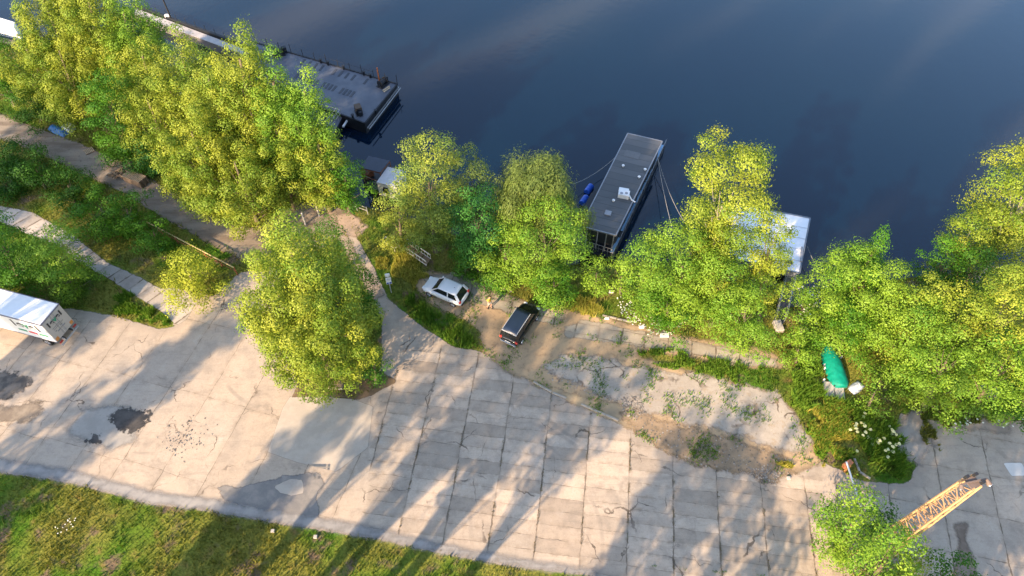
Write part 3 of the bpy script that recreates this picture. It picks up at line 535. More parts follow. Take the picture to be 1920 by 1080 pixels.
def make_tree(name, base, h, R, kind, leaf, seed, lean=(0, 0), cb=0.12, dens=1.0, leafsize=0.148, label='', cat='tree', group=None, clumps=None, bark=None):
    r = np.random.RandomState(seed); root = empty(name, base, 0, label, cat, group)
    cz0 = cb*h; H = h-cz0; plume = kind in ('column',); weep = kind == 'weep'
    shape = 'dome' if weep else kind; area = R*H*4.2
    nC = clumps or int(np.clip(area/(3.1 if not plume else 2.6), 9, 120))
    cen = []; axs = []
    if plume:
        nP = max(5, int(nC/6.5))
        for i in range(nP):
            a = i*2.399+r.rand()*0.6; rr = R*math.sqrt((i+0.4)/nP)*0.88; top = None
            for tt in np.linspace(1, 0.2, 60):
                if env(shape, tt)*R >= rr+0.25 or (i == 0): top = tt; break
            if top is None: top = 0.45
            top = top*(0.90+0.14*r.rand()); top = min(top, 1.0); L = H*(0.30+0.25*r.rand())+1.0; m = max(3, int(L/1.05))
            for j in range(m):
                s = j/(m-1); z = cz0+top*H-0.5-(1-s)*L
                if z < cz0+0.3: continue
                out = rr*(0.80+0.20*s); w = (1.15-0.45*s)*(0.9+0.3*r.rand())*min(1.1, 0.55+R/5.0)
                cen.append((out*math.cos(a)+r.normal()*0.14, out*math.sin(a)+r.normal()*0.14, z)); axs.append((w, w, 0.72+0.25*r.rand()))
        for i in range(int(nC*0.8)):       # skirt and body
            tt = 0.02+0.74*r.rand(); a = r.rand()*6.283; rr = env(shape, tt)*R*math.sqrt(r.rand()*0.75+0.25)
            cen.append((rr*math.cos(a), rr*math.sin(a), cz0+tt*H)); w = 0.5+0.4*r.rand(); axs.append((w, w, w*0.95))
    else:
        for i in range(nC):
            tt = (i+0.5)/nC; tt = 0.04+0.94*tt**0.85; a = i*2.399+r.rand()*0.8; e = env(shape, tt)*R*(0.78+0.50*r.rand()**1.3)
            rr = e*(0.45+0.55*math.sqrt(r.rand())) if tt > 0.8 else e*(0.60+0.36*r.rand())
            w = (0.62+0.62*r.rand())*min(1.25, 0.45+R/4.2)
            if rr+w*0.5 > e*1.15: rr = max(0.0, e*1.15-w*0.5)
            cen.append((rr*math.cos(a), rr*math.sin(a), cz0+tt*H-w*0.35)); axs.append((w, w, w*(0.62 if not weep else 1.5)))
        for i in range(int(nC*0.30)+2):
            tt = 0.03+0.5*r.rand(); a = r.rand()*6.283; rr = env(shape, tt)*R*0.5*r.rand(); w = (0.6+0.4*r.rand())*min(1.2, 0.45+R/4.2)
            cen.append((rr*math.cos(a), rr*math.sin(a), cz0+tt*H)); axs.append((w, w, w*0.8))
    cen = np.array(cen); axs = np.array(axs); hf = np.clip(cen[:, 2]/h, 0, 1.1)
    cen[:, 0] += lean[0]*hf; cen[:, 1] += lean[1]*hf
    sa = 4*3.1416*((axs[:, 0]*axs[:, 2])); cnt = np.maximum(24, (sa*dens*0.98/(leafsize**2)).astype(int))
    idx = np.repeat(np.arange(len(cen)), cnt); n = len(idx)
    d = r.normal(size=(n, 3)); d[:, 2] += 0.35; d /= np.linalg.norm(d, axis=1)[:, None]
    rad = 1.0-0.50*r.rand(n)**2.6+0.16*r.rand(n)**6*3; sub = r.rand(len(cen), 6, 3)-0.5
    lump = np.zeros(n)                                     # knobbly clump surface
    for k in range(5):
        sdv = r.normal(size=(len(cen), 3)); sdv /= np.linalg.norm(sdv, axis=1)[:, None]
        lump += 0.34*np.exp(-((1-(d*sdv[idx]).sum(1))/0.09))
    rad = rad*(0.80+lump)
    p = cen[idx]+d*axs[idx]*rad[:, None]
    if weep: p[:, 2] -= (r.rand(n)**2)*0.9*R*0.4
    p[:, 2] = np.maximum(p[:, 2], 0.08)
    nm = d*1.2+np.array([0, 0, 0.2])+r.normal(size=(n, 3))*0.30; nm /= np.linalg.norm(nm, axis=1)[:, None]
    tg = r.normal(size=(n, 3))
    if weep: tg = np.c_[r.normal(size=(n, 2))*0.35, -np.ones(n)]
    tg -= nm*(tg*nm).sum(1)[:, None]; tg /= np.linalg.norm(tg, axis=1)[:, None]+1e-9; bt = np.cross(nm, tg)
    s = leafsize*(0.65+0.7*r.rand(n))[:, None]; al, aw = (1.9, 0.30) if weep else (0.85, 0.62)
    V = np.empty((n, 4, 3)); V[:, 0] = p-tg*s*al*0.5; V[:, 1] = p+bt*s*aw*0.5+nm*s*0.10; V[:, 2] = p+tg*s*al*0.6; V[:, 3] = p-bt*s*aw*0.5+nm*s*0.10
    cl = np.clip(0.5+0.42*r.normal(size=len(cen)), 0, 1)[idx]
    np_mesh('crown', V.reshape(-1, 3), np.arange(n*4).reshape(-1, 4), LEAF[leaf], root, {'rnd': ('FACE', r.rand(n)), 'clump': ('FACE', cl)})
    # trunk and limbs
    m = MB(); tr = 0.020*h+0.03; tz = h*(0.82 if plume else 0.68); pts = []
    nseg = 5
    for i in range(nseg+1):
        f = i/nseg; hh = tz*f; pts.append((Vector((lean[0]*hh/h+math.sin(f*3+seed)*0.08*h*0.1, lean[1]*hh/h+math.cos(f*2+seed)*0.08*h*0.1, hh-0.1)), tr*(1-0.75*f)+0.02))
    for (a, ra), (b, rb) in zip(pts[:-1], pts[1:]): m.tube(a, b, ra, rb, 8, False)
    sel = range(0, len(cen), max(1, len(cen)//26))
    for i in sel:
        c = Vector(cen[i]); zt = max(0.25, min(tz*0.95, c.z*(0.45 if plume else 0.6))); f = zt/tz
        a = Vector((lean[0]*zt/h, lean[1]*zt/h, zt)); c = a.lerp(c, 0.80 if plume else 0.62); mid = a.lerp(c, 0.5)+Vector((0, 0, -0.12*(c-a).length*(1 if not plume else -0.3)))
        r0 = tr*(0.34 if R > 3 else 0.2)*(1-0.5*f)+0.012; m.tube(a, mid, r0, r0*0.65, 5, False); m.tube(mid, c, r0*0.65, r0*0.25, 5, False)
    m.build('trunk', bark or BARK, root, smooth=True)
    return root
_seed = [100]
def tree_px(name, bx, by, tx, ty, hw, kind, leaf, label, zb=None, group=None, **k):
    _seed[0] += 1
    bx = bx+(0.6 if by-ty > 140 else 0.25)*(tx+(960-tx)*(by-ty)/(1522-ty)-bx)      # trees grow upright: stand the trunk below its top
    b = g(bx, by, 0.0)
    if zb is None:
        z = float(land_z(np.array([[b.x, b.y]]))[0])
        for _ in range(3): b = g(bx, by, max(z, -2.4)); z = float(land_z(np.array([[b.x, b.y]]))[0])
        b.z = max(z, -2.45)
    if name == 'shrub': k.setdefault('cb', 0.02)
    h = solve_h(b.y, ty)-b.z; top = Vector((b.x, b.y, b.z+h)); dt = depth_of(top)
    lx = (tx-960)*dt/FPX-b.x; mid = depth_of((b.x, b.y, b.z+h*0.55)); Rr = hw*mid/FPX
    lx = max(-0.22*h, min(0.22*h, lx))
    return make_tree(name, b, h, Rr, kind, leaf, _seed[0], lean=(lx, 0), label=label, group=group, **k)
PG = 'poplars between the track and the moored barges'
T = [
 # name, base, top, half width, kind, leaf, label, extra
 ('poplar_tree', 92, 190, 55, -70, 72, 'column', 'poplar', 'yellow-green poplar filling the top left corner of the photo', PG, {}),
 ('poplar_tree', 150, 205, 150, -60, 70, 'column', 'poplar', 'tall poplar second from the top left corner, cut by the top edge', PG, {}),
 ('poplar_tree', 215, 225, 218, -30, 62, 'column', 'lime', 'greener poplar whose right edge meets the white end of the long pontoon', PG, {}),
 ('poplar_tree', 120, 230, 95, 60, 75, 'column', 'poplar', 'lower yellow poplar spreading left over the dark shrubs by the track', PG, {}),
 ('poplar_tree', 262, 262, 250, 60, 62, 'column', 'poplar', 'poplar standing in front of the left end of the pale pontoon', PG, {}),
 ('poplar_tree', 330, 300, 322, 46, 66, 'column', 'poplar', 'poplar with pointed double top just below the pale pontoon', PG, {}),
 ('poplar_tree', 300, 320, 262, 150, 66, 'column', 'poplar', 'broad yellow poplar above the green ash tree and wood stack', PG, {}),
 ('poplar_tree', 395, 350, 376, 78, 72, 'column', 'poplar', 'poplar with three pointed plumes between pontoon and black barge', PG, {}),
 ('poplar_tree', 455, 360, 436, 36, 60, 'column', 'poplar', 'tallest narrow poplar rising to the right end of the pale pontoon', PG, {'cb': 0.25, 'dens': 0.85}),
 ('poplar_tree', 505, 372, 500, 92, 52, 'column', 'lime', 'slim green poplar in front of the left end of the black barge', PG, {'cb': 0.2, 'dens': 0.85}),
 ('poplar_tree', 565, 385, 556, 108, 48, 'column', 'lime', 'green poplar partly hiding the deck of the black barge', PG, {'cb': 0.15, 'dens': 0.85}),
 ('poplar_tree', 520, 392, 512, 205, 75, 'column', 'poplar', 'wide poplar whose crown edge ends at the small pontoon railing', PG, {'cb': 0.15}),
 ('poplar_tree', 592, 398, 590, 235, 42, 'column', 'poplar', 'rightmost poplar of the row, next to the handrailed pontoon', PG, {'cb': 0.15}),
 ('poplar_tree', 395, 400, 345, 205, 80, 'column', 'poplar', 'large yellow poplar hanging over the track beside the pallet stack', PG, {'cb': 0.10}),
 ('poplar_tree', 470, 425, 430, 270, 85, 'column', 'poplar', 'front poplar of the row leaning over the gravel track', PG, {'cb': 0.12}),
 ('poplar_tree', 100, 215, 30, 55, 66, 'column', 'poplar', 'leftmost poplar of the row, its crown touching the left edge of the photo', PG, {}),
 ('poplar_tree', 470, 345, 452, 95, 50, 'column', 'poplar', 'poplar directly left of the visible end of the black barge deck', PG, {'dens': 0.9}),
 ('ash_tree', 205, 312, 180, 140, 50, 'dome', 'green', 'mid green tree standing out between yellow poplars above the track', None, {'cb': 0.03}),
 ('ash_tree', 285, 322, 262, 238, 46, 'dome', 'blue', 'dark green low tree directly above the firewood pile', None, {'cb': 0.03}),
 ('broadleaf_tree', 5, 200, 5, 62, 44, 'dome', 'green', 'dark green tree at the left edge below the white roof', None, {}),
 ('shrub', 70, 225, 62, 165, 44, 'dome', 'dark', 'shadowed shrub left of the blue tarpaulin', None, {}),
 ('shrub', 120, 222, 110, 178, 34, 'dome', 'dark', 'shadowed shrub directly behind the blue tarpaulin', None, {}),
 ('broadleaf_tree', 652, 398, 640, 292, 42, 'dome', 'green', 'green tree between the poplars and the small workboat', None, {}),
 ('lime_tree', 618, 705, 512, 398, 122, 'column', 'poplar', 'big solitary tree standing in the planting bed of the yard', None, {'cb': 0.03}),
 ('shrub', 700, 722, 700, 660, 24, 'dome', 'green', 'small green shrub at the right foot of the big yard tree', None, {}),
 ('broadleaf_tree', 622, 520, 612, 408, 34, 'dome', 'green', 'green tree just behind the top right of the big yard tree', None, {}),
 ('shrub', 672, 600, 668, 505, 40, 'dome', 'green', 'green tree crowded against the right flank of the big yard tree', None, {}),
 ('willow_tree', 800, 470, 800, 262, 66, 'dome', 'willow', 'golden olive willow in front of the small workboat', None, {'cb': 0.08}),
 ('willow_tree', 752, 468, 745, 355, 48, 'dome', 'willow', 'low golden willow crown left of the round willow, above the metal gangway', None, {'cb': 0.08}),
 ('willow_tree', 868, 455, 872, 283, 46, 'dome', 'grey', 'grey-green willow tree right of the golden willow', None, {'cb': 0.15}),
 ('maple_tree', 902, 515, 890, 352, 52, 'dome', 'blue', 'bluish green tree between the willow and the weeping tree', None, {'cb': 0.08}),
 ('weeping_willow', 1012, 485, 1005, 318, 82, 'weep', 'grey', 'weeping tree with hanging strands left of the dark roofed houseboat', None, {'cb': 0.2}),
 ('broadleaf_tree', 1045, 540, 1020, 382, 74, 'dome', 'lime', 'large lime green tree between the black car and dark houseboat', None, {'cb': 0.08}),
 ('broadleaf_tree', 955, 540, 945, 425, 48, 'dome', 'lime', 'light green tree left of the large lime tree, above the person', None, {'cb': 0.06}),
 ('shrub', 1050, 572, 1035, 500, 42, 'dome', 'green', 'low green shrub at the dirt edge behind the black car', None, {}),
 ('shrub', 1122, 548, 1118, 492, 34, 'dome', 'lime', 'yellowish shrub at the near end of the dark houseboat', None, {}),
 ('shrub', 1168, 552, 1165, 492, 36, 'dome', 'lime', 'yellow-green shrub right of the dark houseboat on the bank', None, {}),
 ('broadleaf_tree', 1235, 585, 1218, 446, 52, 'dome', 'lime', 'rounded tree right of the mooring ropes above the white flowers', None, {'cb': 0.06}),
 ('broadleaf_tree', 1305, 598, 1290, 432, 66, 'dome', 'lime', 'green tree touching the tall open tree on its left side', None, {'cb': 0.06}),
 ('shrub', 1260, 612, 1252, 540, 50, 'dome', 'green', 'dark green shrub right behind the white flowers', None, {}),
 ('tall_ash_tree', 1345, 568, 1388, 262, 70, 'vase', 'poplar', 'tallest open crowned tree in front of the white roofed houseboat', None, {'cb': 0.24, 'dens': 1.35, 'bark': PALE_BARK}),
 ('broadleaf_tree', 1515, 600, 1452, 392, 44, 'dome', 'poplar', 'yellowish tree overlapping the white roof, right of the tall open tree', None, {'cb': 0.1, 'dens': 1.6}),
 ('broadleaf_tree', 1350, 590, 1348, 405, 40, 'column', 'poplar', 'narrow yellowish tree hiding the left half of the white roof', None, {'cb': 0.1}),
 ('broadleaf_tree', 1372, 612, 1362, 470, 62, 'dome', 'lime', 'lower tree below the tall open tree, right of the white flowers', None, {'cb': 0.05}),
 ('broadleaf_tree', 1408, 655, 1392, 535, 56, 'dome', 'lime', 'front tree left of the stone landing of the gangway', None, {'cb': 0.05}),
 ('shrub', 1515, 585, 1510, 515, 36, 'dome', 'lime', 'round shrub right of the gangway to the white roofed houseboat', None, {}),
 ('shrub', 1508, 655, 1500, 590, 38, 'dome', 'lime', 'light shrub below the gangway, left of the green boat cover', None, {}),
 ('broadleaf_tree', 1580, 610, 1568, 480, 50, 'dome', 'lime', 'yellow-green tree at the left end of the right hand grove', None, {'cb': 0.06}),
 ('broadleaf_tree', 1655, 610, 1648, 437, 44, 'column', 'green', 'tree with a dark pointed top rising above the grove towards the water', None, {'cb': 0.1}),
 ('broadleaf_tree', 1648, 635, 1640, 480, 78, 'dome', 'lime', 'wide yellow-green tree in front of the dark pointed tree', None, {'cb': 0.06}),
 ('feathery_tree', 1592, 668, 1575, 570, 44, 'dome', 'green', 'dark feathery green tree overhanging the green boat cover', None, {'leafsize': 0.13}),
 ('broadleaf_tree', 1755, 590, 1752, 452, 44, 'dome', 'green', 'green tree at the water edge, left of the tall right hand tree', None, {'cb': 0.1}),
 ('broadleaf_tree', 1805, 600, 1800, 462, 42, 'dome', 'dark', 'dark shadowed tree between two bright crowns at the water edge', None, {'cb': 0.1}),
 ('broadleaf_tree', 1708, 700, 1695, 560, 72, 'dome', 'lime', 'broad tree right of the feathery tree in the grove', None, {'cb': 0.06}),
 ('broadleaf_tree', 1762, 680, 1755, 528, 54, 'dome', 'poplar', 'yellowish tree in the middle of the right hand grove', None, {'cb': 0.08}),
 ('broadleaf_tree', 1840, 700, 1830, 545, 56, 'dome', 'poplar', 'yellow-green tree right of centre of the grove, below the dark tree', None, {'cb': 0.08}),
 ('tall_ash_tree', 1905, 530, 1985, 276, 84, 'dome', 'poplar', 'tall tree rising over the river at the right edge', None, {'cb': 0.22, 'bark': PALE_BARK}),
 ('broadleaf_tree', 1850, 560, 1828, 400, 44, 'dome', 'poplar', 'slender side crown left of the tall right edge tree', None, {'cb': 0.3, 'bark': PALE_BARK}),
 ('broadleaf_tree', 1925, 720, 1915, 520, 66, 'dome', 'poplar', 'yellowish tree at the right edge below the tall tree', None, {'cb': 0.08}),
 ('broadleaf_tree', 1765, 758, 1748, 628, 66, 'dome', 'lime', 'front tree of the grove overhanging the weeds', None, {'cb': 0.05}),
 ('broadleaf_tree', 1858, 775, 1845, 640, 64, 'dome', 'lime', 'front tree of the grove above the grey metal sheet', None, {'cb': 0.05}),
 ('broadleaf_tree', 1935, 790, 1925, 650, 55, 'dome', 'green', 'green front tree at the right edge above the small flowers', None, {'cb': 0.05}),
 ('foreground_tree', 1580, 1040, 1622, 940, 56, 'dome', 'lime', 'foreground tree at the bottom, left of the crane jib', None, {'cb': 0.06}),
 ('foreground_tree', 1630, 1012, 1668, 955, 28, 'dome', 'dark', 'dark shaded bush between the boom gate bar and the crane jib', None, {'cb': 0.05}),
 ('foreground_tree', 1635, 1125, 1690, 1004, 58, 'dome', 'lime', 'bright yellow-green foreground tree at the foot of the crane jib', None, {'cb': 0.06}),
 ('foreground_tree', 1682, 1092, 1728, 1038, 32, 'dome', 'poplar', 'olive foreground shrub right below the crane jib', None, {'cb': 0.06}),
 ('foreground_tree', 1768, 1118, 1812, 1062, 46, 'dome', 'green', 'green bush cut by the bottom edge at lower right', None, {'cb': 0.06}),
 ('broadleaf_tree', 22, 536, 12, 416, 58, 'dome', 'green', 'dark green tree at the left edge above the truck', None, {'cb': 0.05}),
 ('round_tree', 122, 545, 108, 430, 58, 'dome', 'lime', 'round bright green tree beside the concrete panel lane', None, {'cb': 0.04}),
 ('shrub', 18, 330, 14, 272, 54, 'dome', 'dark', 'leftmost shrub in the shaded hedge along the gravel track', None, {}),
 ('shrub', 76, 354, 70, 296, 50, 'dome', 'dark', 'second shrub from the left in the shaded hedge along the track', None, {}),
 ('shrub', 134, 384, 128, 326, 48, 'dome', 'dark', 'third shrub from the left in the shaded hedge along the track', None, {}),
 ('shrub', 195, 436, 186, 364, 50, 'dome', 'green', 'bushy green shrub between the lane and track, left one of two', None, {}),
 ('shrub', 242, 440, 234, 366, 48, 'dome', 'green', 'bushy green shrub between the lane and track, right one of two', None, {}),
 ('shrub', 290, 474, 282, 410, 38, 'dome', 'green', 'small dense shrub at the left end of the pipe rail', None, {}),
 ('shrub', 15, 365, 12, 335, 36, 'dome', 'dark', 'low shaded shrub at the left edge above the panel lane', None, {}),
 ('shrub', 358, 560, 350, 480, 54, 'dome', 'gold', 'sunlit yellow bush right of the concrete panel lane', None, {'cb': 0.03}),
 ('shrub', 640, 368, 636, 330, 24, 'dome', 'green', 'small green shrub behind the wire fence near the workboat', None, {}),
 ('shrub', 1500, 680, 1495, 640, 30, 'dome', 'lime', 'low weed bush left of the green boat cover', None, {'cb': 0.02}),
 ('shrub', 1640, 770, 1632, 715, 34, 'dome', 'lime', 'sparse bush right of the grey plastic sheet', None, {'cb': 0.02, 'dens': 0.5}),
 ('shrub', 875, 520, 868, 470, 30, 'dome', 'green', 'green undergrowth behind the parked white car', None, {'cb': 0.02}),
 ('shrub', 930, 548, 922, 505, 26, 'dome', 'green', 'small green shrub behind the standing person', None, {'cb': 0.02}),
]
for q in T:
    name, bx, by, tx, ty, hw, kind, leaf, lab, grp, kw = q
    tree_px(name, bx, by, tx, ty, hw, kind, leaf, lab, group=grp, cat='shrub' if name == 'shrub' else 'tree', **kw)
# trees standing outside the frame, on the camera's side of the yard; the long shadows on the concrete are theirs
def shadow_tree(px, py, hc, R, h, kind='column'):
    """a tree whose crown centre (height hc) shades the ground at px, py"""
    _seed[0] += 1; s = g(px, py); L = hc/math.tan(SUN_EL); b = Vector((s.x-SUN_AZ_DIR[0]*L, s.y-SUN_AZ_DIR[1]*L, 0))
    return make_tree('tree_outside_frame', b, h, R, kind, 'poplar', _seed[0], label='tall tree on the camera side of the yard, outside the photo', cat='tree', group='trees outside the photo', cb=0.60 if h > 20.5 else 0.48, leafsize=0.35, dens=0.8)
for a in SHADOWS: shadow_tree(*a)
# ---------------------------------------------------------------- objects
def xy(px, py, z=0.0): p = g(px, py, z); return (p.x, p.y)
def letter(ch, mat, parent, org, xd, ud, size, name='letter', bold=0.02):
    c = bpy.data.curves.new(name, 'FONT'); c.body = ch; c.size = size; c.extrude = 0.006; c.offset = bold; c.align_x = 'CENTER'
    c.materials.append(mat); o = bpy.data.objects.new(name, c); COL.objects.link(o); o.parent = parent
    xd = Vector(xd); ud = Vector(ud); n = xd.cross(ud); mt = Matrix((xd, ud, n)).transposed().to_4x4(); mt.translation = Vector(org); o.matrix_local = mt
    bpy.context.view_layer.update(); me = bpy.data.meshes.new_from_object(o); o2 = bpy.data.objects.new(name, me); COL.objects.link(o2); o2.parent = parent; o2.matrix_local = mt
    bpy.data.objects.remove(o); o2.name = name; return o2
def wheel(parent, x, y, r, w=0.22, side=1):
    t_ = MB().tube((x, y-w/2, r), (x, y+w/2, r), r, r, 20).build('wheel', rubber, parent, bevel=0.03)
    h = MB(); ys = y+side*(w/2+0.005); h.tube((x, ys-0.02*side, r), (x, ys, r), r*0.62, r*0.60, 16)
    for k in range(5):
        a = k*1.2566; h.bar((x, ys+0.01*side, r), (x+math.cos(a)*r*0.55, ys+0.01*side, r+math.sin(a)*r*0.55), 0.06, 0.03)
    h.build('rim', chrome, t_)

# ---- box truck
sC = M('sign_green', (0.03, 0.28, 0.16), 0.5, var=0.05); sR = M('sign_red', (0.62, 0.07, 0.10), 0.5, var=0.05); ink = M('lettering_black', (0.03, 0.035, 0.04), 0.5, var=0.05)
door_shade_grey = M('truck_door_shade_grey', (0.46, 0.44, 0.41), 0.55, var=0.08); roof_white = M('truck_roof', (0.80, 0.82, 0.84), 0.4, var=0.04)  # rear doors: shade of the face turned from the sun, put into the colour
tl = g(75.8, 609.5, 3.48); tr_ = g(109, 569.7, 3.48); TW = 2.12; TA = R_(164.2)
mid = (tl+tr_)/2; truck = empty('box_truck', (mid.x, mid.y, 0), TA, 'white box truck with green and red stripes parked at the left edge', 'truck')
LB = 6.2
MB().box((LB/2, 0, 2.24), (LB, TW, 2.48)).build('cargo_box', white_paint, truck, bevel=0.04)
MB().box((LB/2, 0, 3.497), (LB-0.10, TW-0.12, 0.03)).build('roof', roof_white, truck)
f = MB()
for s in (-1, 1): f.box((LB/2, s*(TW/2+0.01), 3.44), (LB, 0.06, 0.09)); f.box((LB/2, s*(TW/2+0.008), 1.02), (LB, 0.04, 0.07))
f.box((-0.012, 0, 3.44), (0.05, TW+0.06, 0.09)); f.build('edge_trim', M('trim_grey', (0.16, 0.16, 0.20), 0.5), truck)
for s in (-1, 1):
    d = MB().box((-0.022, s*TW/4, 2.22), (0.04, TW/2-0.05, 2.30)).build('rear_door', door_shade_grey, truck)
    h = MB().tube((-0.06, s*0.16, 1.15), (-0.06, s*0.16, 3.3), 0.018); h.bar((-0.07, s*0.16, 1.75), (-0.07, s*0.42, 1.75), 0.04); h.build('lock_bar', grey_steel, d)
    p = MB().box((-0.048, s*(TW/2-0.22), 1.28), (0.012, 0.30, 0.34)).build('reflector', orange_paint, truck)
    MB().box((-0.10, s*(TW/2-0.25), 0.82), (0.08, 0.34, 0.12)).build('tail_light', red_paint, truck)
f = MB().box((-0.18, 0, 0.58), (0.10, TW-0.1, 0.13)); f.box((-0.05, -0.5, 0.75), (0.3, 0.08, 0.3)); f.box((-0.05, 0.5, 0.75), (0.3, 0.08, 0.3)); f.build('bumper', galv, truck, bevel=0.015)
f = MB()
for s in (-1, 1): f.box((LB/2+0.8, s*0.42, 0.82), (LB+2.0, 0.09, 0.2))
for k in range(6): f.box((0.3+k*1.1, 0, 0.86), (0.08, 0.9, 0.12))
f.box((2.4, -0.85, 0.62), (1.4, 0.04, 0.5)); f.box((2.4, 0.85, 0.62), (1.4, 0.04, 0.5)); f.build('chassis', dark_steel, truck)
for x in (1.3, LB+1.0):
    for s in (-1, 1): wheel(truck, x, s*0.86, 0.43, 0.34, s)
cabp = [(LB+0.15, 0.6), (LB+2.2, 0.6), (LB+2.25, 1.5), (LB+1.85, 2.55), (LB+0.25, 2.75)]
f = MB(); f.add([(x, s*1.02, z) for s in (-1, 1) for x, z in cabp], [(0, 1, 2, 3, 4), (9, 8, 7, 6, 5)]+[(i, i+5, (i+1) % 5+5, (i+1) % 5) for i in range(5)])
cab = f.build('cab', white_paint, truck, bevel=0.08)
f = MB(); f.add([(LB+2.24, -0.85, 1.58), (LB+2.24, 0.85, 1.58), (LB+1.9, 0.82, 2.45), (LB+1.9, -0.82, 2.45)], [(0, 1, 2, 3)]); f.box((LB+1.2, 1.03, 1.95), (0.9, 0.02, 0.6)); f.box((LB+1.2, -1.03, 1.95), (0.9, 0.02, 0.6)); f.build('window', glass, cab)
for i, ch in enumerate('level'):
    m_ = sC if ch == 'v' else ink
    letter(ch, m_, truck, (3.05-i*0.56, TW/2+0.012, 2.28), (-1, 0, 0), (0, 0, 1), 1.15, bold=0.035)
    letter(ch, m_, truck, (-0.066, 0.66-i*0.33, 2.62), (0, -1, 0), (0, 0, 1), 0.72, bold=0.025)
for i, m_ in enumerate((sC, sR, sC)): MB().box((2.75-i*0.98, TW/2+0.006, 1.72), (0.80, 0.012, 0.24)).build('stripe', m_, truck)
f = MB()
for k, (yy, zz, w) in enumerate([(0.2, 2.28, 0.9), (0.25, 2.12, 0.7), (0.5, 1.9, 0.16), (-0.15, 1.98, 0.2), (-0.3, 2.15, 0.35), (0.1, 1.75, 0.5)]): f.box((-0.05, yy, zz), (0.01, w, 0.045 if k not in (2, 3) else 0.09))
f.build('small_print', M('faded_print', (0.22, 0.22, 0.22), 0.6), truck)

